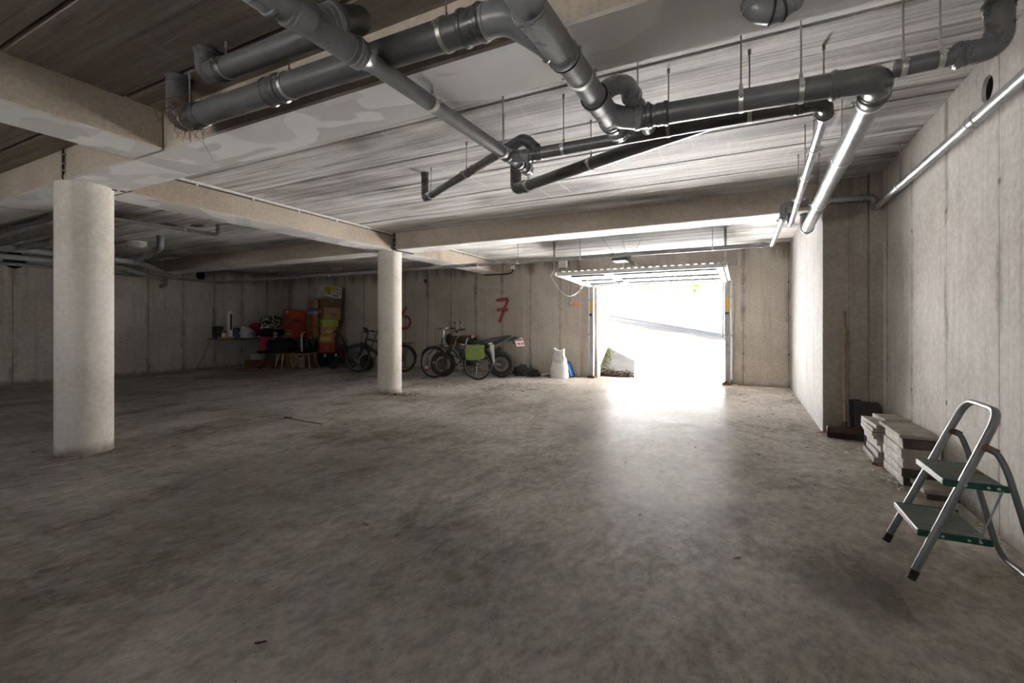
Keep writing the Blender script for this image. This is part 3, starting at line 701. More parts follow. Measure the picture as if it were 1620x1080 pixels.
# ------------------------------------------------------------------ cored holes and broken patches
def core(wall, c, ax, r, depth=.24):
    w = bpy.data.objects[wall]
    b = MB(); c = Vector(c); ax = Vector(ax).normalized(); b.cyl(c - ax * .05, c + ax * depth, r, 32)
    k = b.build('cutter', M['rubber']); k.data.materials.clear(); k.data.materials.append(w.data.materials[0])
    md = w.modifiers.new('b', 'BOOLEAN'); md.operation = 'DIFFERENCE'; md.object = k; md.solver = 'EXACT'
    dg = bpy.context.evaluated_depsgraph_get(); me = bpy.data.meshes.new_from_object(w.evaluated_get(dg))
    w.modifiers.clear(); w.data = me; me.polygons.foreach_set('use_smooth', [False] * len(me.polygons)); bpy.data.objects.remove(k)
    b = MB(); b.tube([c + ax * .02, c + ax * (depth - .004)], r * .985, 32, cap=False); b.tube([c + ax * .022, c + ax * (depth - .008)], r * .93, 32, cap=False); b.cyl(c + ax * (depth - .01), c + ax * (depth - .003), r * .98, 32); struct(b.build('hole_dark_liner', M['rubber'], w))  # black liner added to paint the darkness inside the hole
core('wall_right', (XR, 3.62, 2.52), (1, 0, 0), .075)
core('wall_left', (XL, 7.22, 2.49), (-1, 0, 0), .12); core('wall_left', (XL, 3.72, 2.46), (-1, 0, 0), .17)
core('wall_back', (-7.66, YB, 2.36), (0, 1, 0), .06)
def patches():
    rnd = random.Random(5)
    for (x, y, L, Wd) in ((-7.98, 3.96, .34, .10), (-7.62, 4.22, .26, .07)):
        b = MB(); n = 22; o_ = []
        for k in range(n):
            a = 2 * PI * k / n; rr = 1 + rnd.uniform(-.3, .25); o_.append((x + math.cos(a) * L * rr * .5, y + math.sin(a) * Wd * rr))
        b.prism(o_, CZ - .006, CZ + .004, 'Z')
        for k in range(26): 
            a = rnd.uniform(0, 2 * PI); q = rnd.uniform(.2, 1); b.blob((x + math.cos(a) * L * .45 * q, y + math.sin(a) * Wd * .85 * q, CZ - .004), (.02, .018, .012), .4, 3, k, 1)
        struct(b.build('broken_patch', plain('crumbled_concrete', (.19, .165, .14), .95, var=.5, scale=30), bpy.data.objects['ceiling']))
patches()
# ------------------------------------------------------------------ raised up-and-over garage door
M['door_white'] = plain('white_lacquered_steel', (.50, .50, .495), .4, 0, .06, dirt=((.45, .42, .38), .25))
M['door_grey'] = plain('grey_steel_section', (.33, .33, .33), .45, .4, dirt=((.2, .17, .14), .4))
M['bar_dark'] = plain('dark_grey_crossbar', (.022, .022, .023), .6)
M['post_steel'] = plain('grey_door_post', (.27, .275, .285), .5, .35, dirt=((.15, .12, .1), .5))
M['yellow'] = plain('yellow_sticker', (.42, .24, .012), .5)
M['black'] = plain('black_plastic', (.014, .014, .015), .45)
M['white_pl'] = plain('white_plastic', (.68, .67, .64), .4, dirt=((.4, .36, .3), .3))
M['rust'] = plain('rusty_steel', (.16, .075, .04), .85, .2, var=.4)
def door():
    D = bpy.data.objects.new('door_1', None); COL.objects.link(D); D.location = (-1.7, 10.0, 0); struct(D)
    def z_at(y): return 2.115 - (y - 8.05) * .036
    x0, x1, y0, y1 = -3.09, -.36, 8.05, 9.98
    def slat(b, xa, ya, xb, yb, w, h, dz=0, bev=.004):
        """beam between two points of the leaf plane"""
        p, e = V3(xa, ya, z_at(ya) + dz), V3(xb, yb, z_at(yb) + dz); d = (e - p).normalized(); s = d.cross(V3(0, 0, 1)).normalized() * w / 2; u = s.normalized().cross(d) * h / 2
        b.add([p - s - u, p + s - u, p + s + u, p - s + u, e - s - u, e + s - u, e + s + u, e - s + u], [(0, 1, 2, 3), (4, 5, 6, 7), (0, 1, 5, 4), (1, 2, 6, 5), (2, 3, 7, 6), (3, 0, 4, 7)])
    b = MB(); slat(b, x0, y0, x0, y1, .07, .05); slat(b, x1, y0, x1, y1, .07, .05); slat(b, x0 - .03, y0, x1 + .03, y0, .06, .07); slat(b, x0, y1, x1, y1, .05, .05)
    slat(b, -2.24, y0, -2.24, y1, .10, .045, .002); b.build('leaf_frame', M['door_white'], D)
    for y in (8.40, 9.05, 9.62):
        for xa, xb in ((x0 + .12, -2.33), (-2.15, x1 - .06)):
            b = MB(); slat(b, xa, y, xb, y, .045, .03, -.002); b.build('crossbar', M['bar_dark'], D)
    # corrugated skin: trapezoidal profile, ribs running across the depth
    b = MB(); vs = []; n = 0; x = x0; prof = []
    while x < x1:
        for dx, dz in ((0, .0), (.045, .0), (.06, .026), (.105, .026)): prof.append((min(x + dx, x1), dz))
        x += .12
    for y in (y0 + .01, y1 - .01):
        for px, dz in prof: vs.append((px, y, z_at(y) + .024 + dz))
    for y in (y1 - .01, y0 + .01):
        for px, dz in prof: vs.append((px, y, z_at(y) + .027 + dz))
    m = len(prof)
    fs = [(i, i + 1, m + i + 1, m + i) for i in range(m - 1)] + [(2 * m + i, 2 * m + i + 1, 3 * m + i + 1, 3 * m + i) for i in range(m - 1)]
    b.add(vs, fs); b.build('corrugated_panel', M['door_white'], D, recalc=False, sharp=15)
    b = MB(); b.obox((-2.22, 9.1, z_at(9.1) - .045), (.16, .05, .035), bev=.01); b.cyl((-2.22, 9.1, z_at(9.1) - .05), (-2.22, 9.1, z_at(9.1) - .08), .014, 10); b.obox((-2.22, 9.1, z_at(9.1) - .085), (.1, .018, .015)); b.build('door_handle', M['black'], D)
    b = MB(); b.cyl((-1.35, 9.82, z_at(9.8) - .01), (-1.35, 9.82, z_at(9.8) - .12), .006, 8); b.obox((-1.35, 9.82, z_at(9.8) - .05), (.03, .03, .05), bev=.005); b.build('release_knob', plain('orange_plastic', (.6, .14, .03), .5), D)
    # guide rails, straps, posts, springs
    for s, x in ((-1, -3.19), (1, -.285)):
        b = MB()
        for dz, t in ((0, .004), (.05, .004)): b.obox((x, 9.0, z_at(9) + dz), (.045, 1.95, t), (math.atan(-.036), 0, 0))
        b.obox((x + s * .022, 9.0, z_at(9) + .025), (.004, 1.95, .054), (math.atan(-.036), 0, 0)); b.build('guide_rail', M['door_white'], D)
        b = MB(); b.box((x - .02, 8.06, z_at(8.05) - .03), (x + .02, 8.064, CZ)); b.box((x - .02, 8.06, z_at(8.05) - .03), (x - .016, 8.095, CZ)); b.box((x - .03, 8.04, CZ - .006), (x + .05, 8.12, CZ)); b.build('hanging_strap', M['door_grey'], D)
        px = -3.06 if s < 0 else -.32
        b = MB(); b.box((px - .042, 9.97, 0), (px + .042, 10.06, 2.12), .006); b.box((px - .06, 9.96, 0), (px + .06, 10.1, .012)); b.build('door_post', M['post_steel'], D)
        q = px + s * .09
        b = MB(); b.cyl((q, 10.06, .1), (q, 10.06, 2.08), .026, 16); b.build('spring_tube', M['door_white'], D)
        b = MB()
        for z in (.08, .95, 1.72): b.box((q - .034, 10.03, z), (q + .034, 10.1, z + .035))
        b.build('spring_bracket', M['door_grey'], D)
        b = MB(); b.box((px - .03, 9.966, 1.46), (px + .03, 9.97, 1.72)); o = b.build('warning_sticker', M['yellow'], D)
        b = MB(); b.box((px - .045, 9.94, 1.38), (px + .03, 9.97, 1.43), .004); b.box((px - s * .075 - .008, 9.92, .92), (px - s * .075 + .008, 9.95, 1.02), .003); b.build('roller_bracket', M['black'], D)
        b = MB(); ax = px - s * .075
        b.cyl((ax, 9.94, .95), (ax + s * .005, 9.955, 2.04), .010, 10); b.cyl((ax, 9.94, .95), (px, 9.95, .93), .008, 8); b.build('lift_arm', M['post_steel'], D)
        b = MB(); b.box((px - .09, 9.93, 0), (px + .07, 10.1, .05), .008); b.blob((px - .02, 9.93, .05), (.05, .03, .035), .4, 3, 2, 1); b.build('foot_plate', M['rust'], D)
    # rubber seal under the leaf's outer edge
    b = MB(); slat(b, x0, y1 + .03, x1, y1 + .03, .012, .03, -.02); b.build('edge_seal', M['door_grey'], D)
door()
def opener():
    t = thing('garage_door_opener', 'small grey box motor with a lit lamp hung above the raised garage door', 'door opener', (-1.92, 8.0, 2.26))
    b = MB(); b.box((-2.06, 7.88, 2.275), (-1.80, 8.10, 2.37), .012); b.build('motor_housing', plain('anthracite_plastic', (.05, .05, .055), .45), t)
    m, nt, bs = new_mat('lamp_lens'); bs.inputs['Base Color'].default_value = (.9, .9, .88, 1); bs.inputs['Emission Color'].default_value = (1, .97, .9, 1); bs.inputs['Emission Strength'].default_value = .35
    b = MB(); b.box((-2.04, 7.885, 2.262), (-1.82, 8.085, 2.277), .006); b.build('lamp_lens', m, t)
    b = MB(); b.box((-1.80, 7.9, 2.27), (-1.78, 8.08, 2.40), .004); b.box((-1.86, 7.9, 2.37), (-1.78, 7.93, 2.41)); b.build('end_plate', M['door_grey'], t)
    b = MB()
    for dx in (-.018, .018): b.obox((-1.86 + dx, 9.05, 2.315), (.012, 1.95, .03), (.004, 0, 0))
    b.obox((-1.86, 9.05, 2.334), (.048, 1.95, .006), (.004, 0, 0)); b.build('drive_rail', M['door_grey'], t)
    for p, q in (((-2.0, 7.95, 2.36), (-2.25, 7.9, CZ)), ((-1.83, 8.0, 2.39), (-1.90, 7.9, CZ)), ((-1.85, 8.35, 2.33), (-1.62, 8.3, CZ))):
        b = MB(); b.cyl(p, q, .004, 6); b.build('hanging_wire', M['steel'], t)
    b = MB(); b.tube(bend([(-1.9, 8.1, 2.26), (-1.92, 8.12, 2.18), (-1.95, 8.1, 2.14)], .03, 4), .004, 6); b.tube([(-1.8, 8.5, 2.30), (-1.74, 8.45, 2.17)], .006, 6); b.build('pull_cord', M['white_pl'], t)
opener()
def wall_bits():
    b = MB(); pts = []
    for k in range(25):
        u = k / 24; pts.append((-3.25 + .46 * u, 8.02 + .9 * u, 2.10 - .42 * math.sin(PI * u) * (1 - .25 * u)))
    b.tube(pts, .0045, 8); b.tube([(-3.25, 8.02, 2.10), (-3.21, 8.06, 2.16), (-3.2, 8.06, 2.24)], .006, 8)
    tag(b.build('cable', M['white_pl']), 'white cable hanging in a loop from the inner left corner of the raised garage door', 'cable')
    t = thing('junction_box', 'square pale grey junction box high on the wall left of the garage door', 'junction box', (-3.73, 10, 2.57))
    b = MB(); b.box((-3.83, 9.925, 2.49), (-3.63, 10, 2.67), .01); b.build('box_body', M['white_pl'], t)
    b = MB(); b.box((-3.82, 9.915, 2.50), (-3.64, 9.926, 2.66), .006); b.cyl((-3.73, 9.918, 2.58), (-3.73, 9.912, 2.58), .012, 10); b.build('lid', M['white_pl'], t)
    b = MB()
    for x in (-3.78, -3.73, -3.68): b.cyl((x, 9.96, 2.49), (x, 9.96, 2.455), .011, 8)
    b.build('cable_gland', M['black'], t)
    t = thing('key_switch', 'round grey key switch below a conduit, beside an orange mark on the wall', 'switch', (-3.55, 10, 1.65))
    b = MB(); b.tube(bend([(-3.555, 9.97, CZ), (-3.555, 9.97, 1.72)], .02), .013, 10); b.build('conduit', M['post_steel'], t)
    b = MB(); b.cyl((-3.555, 9.999, 1.66), (-3.555, 9.95, 1.66), .062, 24); b.cyl((-3.555, 9.95, 1.66), (-3.555, 9.935, 1.66), .045, 24); b.build('switch_body', M['door_grey'], t)
    b = MB(); b.cyl((-3.52, 9.936, 1.665), (-3.52, 9.925, 1.665), .02, 12); b.build('key_cover', M['white_pl'], t)
    m = plain('orange_spray_paint', (.70, .15, .035), .7)
    b = MB(); b.tube([(-3.49, 9.999, 1.665), (-3.43, 9.999, 1.655), (-3.365, 9.999, 1.66)], [.03, .036, .03], 8, flat=(1, .06)); o = b.build('orange_mark', m, bpy.data.objects['wall_back']); struct(o)
    # box and conduit at the end of the third beam
    t = thing('junction_box', 'small white junction box on the back wall at the end of a concrete beam', 'junction box', (-5.02, 10, 2.56))
    b = MB(); b.box((-5.07, 9.95, 2.53), (-4.97, 10, 2.62), .008); b.build('box_body', M['white_pl'], t)
    b = MB(); b.tube(bend([(-5.02, 9.97, 2.53), (-5.03, 9.96, 2.44), (-5.2, 9.9, 2.41), (-5.75, 9.86, 2.415)], .08, 6), .016, 10); b.tube(bend([(-5.02, 9.97, 2.62), (-5.05, 9.97, 2.69), (-5.3, 9.97, 2.70)], .04), .016, 8); b.build('conduit', M['black'], t)
    # cables on the beams
    t = thing('cable', 'dark cable clipped down the face of the big beam above the near column', 'cable', (-5.40, 1.85, 2.44))
    P = bend([(-5.40, 1.858, CZ), (-5.40, 1.858, 2.52), (-5.385, 1.85, 2.44), (-5.34, 1.95, 2.432), (-5.30, 2.25, 2.432), (-5.30, 2.33, 2.45), (-5.31, 2.4, 2.70)], .03, 4)
    b = MB(); b.tube(P, .006, 8); b.tube([p + V3(.022, -.002, 0) for p in P[:6]], .006, 8); b.build('cable_run', M['black'], t)
    for z in (2.66, 2.58, 2.52): b = MB(); b.box((-5.412, 1.848, z), (-5.366, 1.87, z + .012)); b.build('clip', M['zinc'], t)
    for p in ((-5.33, 2.0, 2.43), (-5.30, 2.22, 2.43)): b = MB(); b.obox(p, (.035, .02, .02)); b.build('clip', M['white_pl'], t)
    t = thing('cable', 'dark cable clipped down the inner corner above the middle column', 'cable', (-5.31, 6.07, 2.44))
    P = bend([(-5.305, 6.06, CZ), (-5.305, 6.06, 2.45), (-5.29, 6.10, 2.43), (-5.25, 6.5, 2.43)], .03, 4)
    b = MB(); b.tube(P, .008, 8); b.tube([p + V3(.025, 0, 0) for p in P], .008, 8); b.build('cable_run', M['black'], t)
    for z in (2.64, 2.54, 2.48): b = MB(); b.box((-5.33, 6.045, z), (-5.265, 6.08, z + .014)); b.build('clip', M['zinc'], t)
    # pale cable batten along the beam / slab corner
    for nme, y0, y1, lab in (('cable_duct', 2.42, 6.04, 'pale cable duct along the top of the beam between the two columns'), ('cable_duct', 6.6, 9.9, 'pale cable duct along the top of the beam behind the middle column')):
        t = thing(nme, lab, 'cable duct', (-5.32, (y0 + y1) / 2, 2.69))
        b = MB(); b.box((-5.33, y0, 2.695), (-5.305, y1, CZ - .001), .003); b.build('duct', M['white_pl'], t)
        b = MB(); b.cyl((-5.318, y0, 2.683), (-5.318, y1, 2.683), .006, 8); b.build('cable_run', M['black'], t)
        for k in range(5):
            y = y0 + .5 + k * (y1 - y0 - .8) / 4.4; b = MB(); b.box((-5.332, y, 2.665), (-5.30, y + .02, 2.70), .002); b.build('clip', M['white_pl'], t)
    for p, lab in (((-10.07, 4.5), 'round white bulkhead lamp on the ceiling of the left bay beyond the near column'), ((-9.6, 8.76), 'round white bulkhead lamp on the ceiling above the stacked boxes')):
        t = thing('bulkhead_lamp', lab, 'lamp', (p[0], p[1], CZ))
        b = MB(); b.lathe([(.0, CZ - .002), (.15, CZ - .002), (.155, CZ - .03), (.145, CZ - .045)], (p[0], p[1], 0), 32); b.build('lamp_base', M['white_pl'], t)
        b = MB(); b.lathe([(.143, CZ - .043), (.14, CZ - .075), (.11, CZ - .105), (.06, CZ - .12), (0, CZ - .124)], (p[0], p[1], 0), 32); b.build('glass_dome', plain('opal_glass', (.75, .75, .72), .25), t)
        b = MB(); b.ring((p[0], p[1], CZ - .06), (0, 0, 1), .147, .008, 32, 6); b.obox((p[0] + .15, p[1], CZ - .055), (.03, .03, .03)); b.build('lamp_guard', M['white_pl'], t)
        b = MB(); b.cyl((p[0] - .15, p[1], CZ - .012), (p[0] - 2.4, p[1] - .2, CZ - .012), .011, 8); b.build('conduit', M['white_pl'], t)
    # sprayed bay numbers on the back wall
    mp = bpy.data.materials.new('red_spray_paint'); mp.use_nodes = True; q = NT(mp.node_tree); bs = mp.node_tree.nodes['Principled BSDF']
    bs.inputs['Base Color'].default_value = (.34, .05, .03, 1); bs.inputs['Roughness'].default_value = .7
    uvx = q.n('ShaderNodeAttribute', attribute_name='edge').outputs['Fac']
    tr = q.n('ShaderNodeBsdfTransparent'); mx = q.n('ShaderNodeMixShader')
    a = q.math('MULTIPLY', q.rng(uvx, .0, .55), q.rng(q.noise(q.pos(), 18, 4, .6), .25, .55, .45, .85))
    q.link(a, mx.inputs[0]); q.link(tr.outputs[0], mx.inputs[1]); q.link(bs.outputs[0], mx.inputs[2]); q.link(mx.outputs[0], mp.node_tree.nodes['Material Output'].inputs[0])
    def stroke(me, paths, w, name):
        vs = []; fs = []; ed = []
        for pth in paths:
            P = [V3(x, 0, z) for x, z in pth]; o = len(vs); m = 5
            for i, p in enumerate(P):
                d = (P[min(i + 1, len(P) - 1)] - P[max(i - 1, 0)]).normalized(); nrm = V3(-d.z, 0, d.x)
                for j in range(m):
                    s = (j / (m - 1) - .5) * 2; v = p + nrm * s * w / 2; vs.append((v.x, YB - .0015 - .0003 * len(ed) / 400, v.z)); ed.append((1 - abs(s)) * (1 if 0 < i < len(P) - 1 else .25))
            for i in range(len(P) - 1):
                for j in range(m - 1): fs.append((o + i * m + j, o + i * m + j + 1, o + (i + 1) * m + j + 1, o + (i + 1) * m + j))
        me = bpy.data.meshes.new(name); me.from_pydata(vs, [], fs); at_ = me.attributes.new('edge', 'FLOAT', 'POINT'); at_.data.foreach_set('value', ed); me.materials.append(mp)
        o = bpy.data.objects.new(name, me); COL.objects.link(o); o.parent = bpy.data.objects['wall_back']; struct(o); return o
    def smooth(pts, n=8):
        out = []; P = [pts[0]] + pts + [pts[-1]]
        for i in range(1, len(P) - 2):
            for k in range(n):
                t = k / n; a_ = []
                for c in (0, 1):
                    p0, p1, p2, p3 = P[i - 1][c], P[i][c], P[i + 1][c], P[i + 2][c]
                    a_.append(.5 * (2 * p1 + (p2 - p0) * t + (2 * p0 - 5 * p1 + 4 * p2 - p3) * t * t + (3 * p1 - p0 - 3 * p2 + p3) * t ** 3))
                out.append(tuple(a_))
        out.append(pts[-1]); return out
    stroke(None, [smooth([(-5.49, 1.79), (-5.34, 1.80), (-5.15, 1.815)], 6), smooth([(-5.16, 1.815), (-5.24, 1.62), (-5.34, 1.40), (-5.405, 1.24)], 6), smooth([(-5.48, 1.545), (-5.33, 1.56), (-5.15, 1.565)], 6)], .105, 'painted_number')
    stroke(None, [smooth([(-8.28, 1.68), (-8.40, 1.55), (-8.52, 1.33), (-8.53, 1.16), (-8.42, 1.09), (-8.26, 1.11), (-8.17, 1.22), (-8.19, 1.35), (-8.29, 1.42), (-8.40, 1.41)])], .10, 'painted_number')
wall_bits()
# ------------------------------------------------------------------ greenery and leaves outside
def leaf_mat(name, c1, c2):
    m, nt, b = new_mat(name); q = NT(nt); r = q.n('ShaderNodeNewGeometry').outputs['Random Per Island']
    q.link(q.mix(r, c1, c2), b.inputs['Base Color']); b.inputs['Roughness'].default_value = .6
    b.inputs['Subsurface Weight'].default_value = 0
    return m
def leaf(b, p, L, w, rnd, flat=False):
    d = V3(rnd.gauss(0, 1), rnd.gauss(0, 1), rnd.gauss(0, .12 if flat else 1)).normalized(); u = d.cross(V3(0, 0, 1) if flat else V3(rnd.gauss(0, 1), rnd.gauss(0, 1), rnd.gauss(0, 1))).normalized(); n = d.cross(u)
    if n.z < 0: n = -n
    p = V3(*p); k = rnd.uniform(.05, .35) * w
    vs = [p - d * L * .5, p + u * w * .5 + n * k - d * L * .08, p + u * w * .42 + n * k + d * L * .2, p + d * L * .5 + n * k * .6, p - u * w * .42 + n * k + d * L * .2, p - u * w * .5 + n * k - d * L * .08]
    b.add(vs, [(0, 1, 2, 3), (0, 3, 4, 5)])
def outside_plants():
    rnd = random.Random(11); m = leaf_mat('ivy_leaves', (.06, .10, .015), (.14, .16, .03))
    for cx, half, low, lab in ((-2.85, .62, 1.95, 'green ivy hanging over the outdoor wall, left tuft under the raised garage door'), (-1.5, .42, 2.02, 'green ivy hanging over the outdoor wall, right tuft under the raised garage door')):
        t = thing('ivy', lab, 'ivy', (cx, 14.95, 3.35)); b = MB(); bs = MB()
        for k in range(26):
            x = cx + rnd.gauss(0, half * .45); L = (3.4 - low) * rnd.uniform(.45, 1) * (1 - .4 * abs(x - cx) / half / 1.5); P = [V3(x, 14.97, 3.4)]
            n = 12
            for i in range(n):
                P.append(P[-1] + V3(rnd.gauss(0, .03), -rnd.uniform(.0, .012), -L / n))
                for _ in range(4): leaf(b, P[-1] + V3(rnd.gauss(0, .05), -abs(rnd.gauss(.02, .04)), rnd.gauss(0, .04)), rnd.uniform(.05, .09), rnd.uniform(.04, .07), rnd)
            bs.tube(P, .004, 4)
        bs.build('stems', plain('ivy_stem', (.12, .09, .05), .9), t); o = b.build('foliage', m, t, recalc=False); o['kind'] = 'stuff'
    b = MB()
    for k in range(420):
        u = rnd.random() ** .8; x = -3.03 - .3 * u + abs(rnd.gauss(0, .09)); y = 10.45 + 1.9 * u; z = rampz(x, y) + rnd.uniform(0, .09) * (1 - .3 * u)
        leaf(b, (x, y, z), rnd.uniform(.05, .10), rnd.uniform(.012, .025), rnd)
    o = tag(b.build('weeds', leaf_mat('weed_leaves', (.075, .095, .025), (.15, .145, .055)), recalc=False), 'yellow green weeds along the foot of the outdoor wall left of the ramp', 'weeds'); o['kind'] = 'stuff'
    b = MB()
    for k in range(900):
        a = rnd.random(); x = -2.98 + abs(rnd.gauss(0, .34)); y = 10.42 + abs(rnd.gauss(0, .16)); z = rampz(x, y) + rnd.uniform(.0, .03) * max(0, 1 - (x + 3) / .8)
        leaf(b, (x, y, z + .005), rnd.uniform(.04, .08), rnd.uniform(.03, .05), rnd, True)
    o = tag(b.build('leaf_pile', leaf_mat('dead_leaves', (.07, .04, .028), (.17, .11, .075)), recalc=False), 'drift of brown dead leaves just outside the left door post', 'leaves'); o['kind'] = 'stuff'
outside_plants()
# ------------------------------------------------------------------ helpers to read a photo point back into the room
_F = V3(-math.sin(.468), math.cos(.468), 0); _R = V3(math.cos(.468), math.sin(.468), 0); _C = V3(0, 0, 1.15)
def ray(x, y): return _F + _R * ((x - 810) / 731.) + V3(0, 0, (516. - y) / 731.)
def at(x, y, ax='z', v=0.):
    d = ray(x, y); i = 'xyz'.index(ax); return _C + d * ((v - _C[i]) / d[i])
def pxz(p):
    q = Vector(p) - _C; z = q.dot(_F); return 810 + 731 * q.dot(_R) / z, 516 - 731 * q.z / z
def sweep(b, path, N, a, w, mi=0, closed=False):
    """rectangular bar along a path lying in a plane with normal N: a along N, w in the plane"""
    P = [Vector(p) for p in path]; N = Vector(N).normalized(); vs = []; fs = []; m = len(P)
    for i, p in enumerate(P):
        t0 = (P[i] - P[i - 1]).normalized() if i else (P[1] - P[0]).normalized()
        t1 = (P[i + 1] - P[i]).normalized() if i < m - 1 else t0
        t = (t0 + t1).normalized(); s = N.cross(t).normalized(); k = 1 / max(.5, math.sqrt((1 + t0.dot(t1)) / 2)); c = min(a, w) * .18
        for sa, sw in ((-1, -1), (1, -1), (1, 1), (-1, 1)):
            vs.append(p + N * sa * (a / 2) + s * sw * (w / 2 - c) * k)
            vs.append(p + N * sa * (a / 2 - c) + s * sw * (w / 2) * k)
    # order corners into an octagon
    order = [0, 1, 3, 2, 4, 5, 7, 6]
    for i in range(m - 1):
        for j in range(8):
            q, r = order[j], order[(j + 1) % 8]; fs.append((i * 8 + q, i * 8 + r, (i + 1) * 8 + r, (i + 1) * 8 + q))
    fs += [tuple(order), tuple((m - 1) * 8 + j for j in reversed(order))]
    b.add(vs, fs, mi); return b
# ------------------------------------------------------------------ step stool
M['alu'] = plain('worn_painted_steel', (.20, .20, .205), .42, .15, .15, 9, dirt=((.16, .13, .11), .35))
M['tube_grey'] = plain('grey_painted_tube', (.13, .133, .137), .45, .3, dirt=((.3, .28, .26), .35))
M['tread'] = plain('worn_green_rubber_tread', (.27, .30, .265), .75, dirt=((.42, .40, .35), .6), scale=8)
M['green'] = plain('dark_green_plastic', (.004, .065, .042), .4)
def stool():
    t = thing('step_stool', 'two step folding stool with a grey hoop frame and green edged treads', 'step stool', (.9, 2.9, 0))
    d = V3(.40, 0, 1).normalized(); N = V3(0, 1, 0).cross(d).normalized()      # plane of the hoop
    base = V3(.668, 2.9, 0); yb, yt = .208, .178
    def P(s, y): return base + d * s + V3(0, y, 0)
    S1 = .845
    path = [P(.045, -yb), P(.4, -(yb * .55 + yt * .45)), P(.7, -yt)]
    arc = bend([P(.66, -yt - .004), P(S1, -yt + .008), P(S1, yt - .008), P(.66, yt + .004)], .085, 9)
    path = [P(.03, -yb), P(.35, -(yb + yt) / 2)] + arc + [P(.35, (yb + yt) / 2), P(.03, yb)]
    b = MB(); sweep(b, path, N, .030, .019); b.build('hoop_frame', M['alu'], t, sharp=50)
    for y in (-yb, yb):
        b = MB(); sweep(b, [P(.004, y * 1.003), P(.05, y * .997)], N, .034, .023); b.build('rubber_foot', plain('rust_and_black_rubber', (.028, .017, .013), .8, var=.5, scale=30), t)
    # treads
    for x0, x1, z, ya, yb_ in ((.700, .940, .225, 2.715, 3.075), (.790, .992, .465, 2.715, 3.075)):
        tr = MB()
        n = 15
        tr.box((x0, ya, z - .014), (x1, yb_, z), .002)
        for k in range(n):
            y = ya + .012 + (yb_ - ya - .024) * k / (n - 1)
            tr.box((x0 + .004, y - .005, z - .001), (x1 - .004, y + .005, z + .0035), .0015)
        o = tr.build('tread', M['tread'], t)
        b = MB(); b.box((x0 - .004, ya, z - .024), (x0 + .004, yb_, z + .002), .002); b.build('front_edge', plain('bare_aluminium', (.62, .63, .64), .35, .7, dirt=((.3, .28, .25), .4)), o)
        for y in (ya - .004, yb_ + .004):
            b = MB(); b.box((x0 - .002, y - .006, z - .026), (x1 + .012, y + .006, z + .003), .003); b.build('side_edge', M['green'], o)
        b = MB()
        for x in (.35, .72, .88): b.cyl((x0 + (x1 - x0) * x, ya - .01, z - .012), (x0 + (x1 - x0) * x, ya - .0135, z - .012), .006, 10)
        b.build('rivet', M['zinc'], o)
    # rear leg: one tube bent round the floor
    for s in (-1, 1):
        y = 2.9 + s * .19
        b = MB(); P2 = bend([(.93, y, .628), (.965, y, .605), (.992, 2.9 + s * .2, .535), (1.098, 2.9 + s * .208, .085), (1.128, 2.9 + s * .2, .0135), (1.138, 2.9 + s * .12, .0125), (1.14, 2.9, .0125)], .055, 6)
        b.tube(P2, .0125, 14); b.build('rear_leg', M['tube_grey'], t)
        b = MB(); b.cyl((.927, y - s * .025, .622), (.927, y + s * .012, .622), .014, 14); b.obox((.945, y, .617), (.05, .006, .03), (0, .5, 0)); b.build('hinge', M['rust'], t)
        b = MB(); b.cyl((.982, 2.9 + s * .192, .448), (.905, 2.9 + s * .192, .212), .0042, 8); b.build('brace_rod', M['alu'], t)
    o = tag(MB().prism([(.87, 2.86), (.90, 2.845), (.935, 2.85), (.975, 2.865), (.955, 2.885), (.91, 2.895), (.88, 2.885)], .4695, .474, 'Z').build('dry_leaf', plain('tan_dry_leaf', (.30, .19, .085), .8, var=.4, scale=30)), 'tan dry leaf lying on the upper tread of the step stool', 'leaf')
stool()
# ------------------------------------------------------------------ paver piles by the right wall
M['paver_l'] = plain('pale_concrete_paver', (.40, .355, .30), .9, var=.2, scale=9, bump=.35, dirt=((.22, .18, .145), .45))
M['paver_d'] = plain('dark_stained_paver', (.105, .082, .066), .9, var=.3, scale=9, bump=.35, dirt=((.05, .04, .033), .5))
M['paver_w'] = plain('white_edged_paver', (.66, .645, .62), .9, var=.2, scale=14, bump=.5, dirt=((.28, .25, .215), .45))
def paver(c, size, rz, mats, label, group, name='concrete_paver', seed=0):
    """block with a split rough left end"""
    t = thing(name, label, 'paver', (c[0], c[1], c[2]), 0, group)
    from mathutils import noise
    bm = bmesh.new(); bmesh.ops.create_cube(bm, size=1)
    for v in bm.verts: v.co = Vector((v.co.x * size[0], v.co.y * size[1], v.co.z * size[2]))
    bmesh.ops.bevel(bm, geom=list(bm.edges), offset=.004, segments=1, affect='EDGES')
    bmesh.ops.subdivide_edges(bm, edges=[e for e in bm.edges if e.calc_length() > .05], cuts=3, use_grid_fill=True)
    for v in bm.verts:
        v.co += noise.noise_vector(v.co * 30 + Vector((seed * 3.3, 0, 0))) * .0022
    Mx = Matrix.Translation((c[0], c[1], c[2] + size[2] / 2)) @ Matrix.Rotation(rz, 4, 'Z')
    b = MB(); b.bm(bm, 0, Mx); b.build('block', mats[0], t, sharp=40)
    b = MB(); rnd = random.Random(seed)      # rough mortar skin on the end that faces the room
    n, m = 9, 4
    vs = []; fs = []
    for i in range(n + 1):
        for j in range(m + 1):
            edge = i in (0, n) or j in (0, m)
            vs.append(Mx @ V3(-size[0] / 2 - (0 if edge else rnd.uniform(.002, .011)), -size[1] / 2 + size[1] * i / n, -size[2] / 2 + size[2] * j / m))
    for i in range(n):
        for j in range(m): fs.append((i * (m + 1) + j, (i + 1) * (m + 1) + j, (i + 1) * (m + 1) + j + 1, i * (m + 1) + j + 1))
    b.add(vs, fs); b.build('mortar_edge', mats[1], t, sharp=80)
    return t
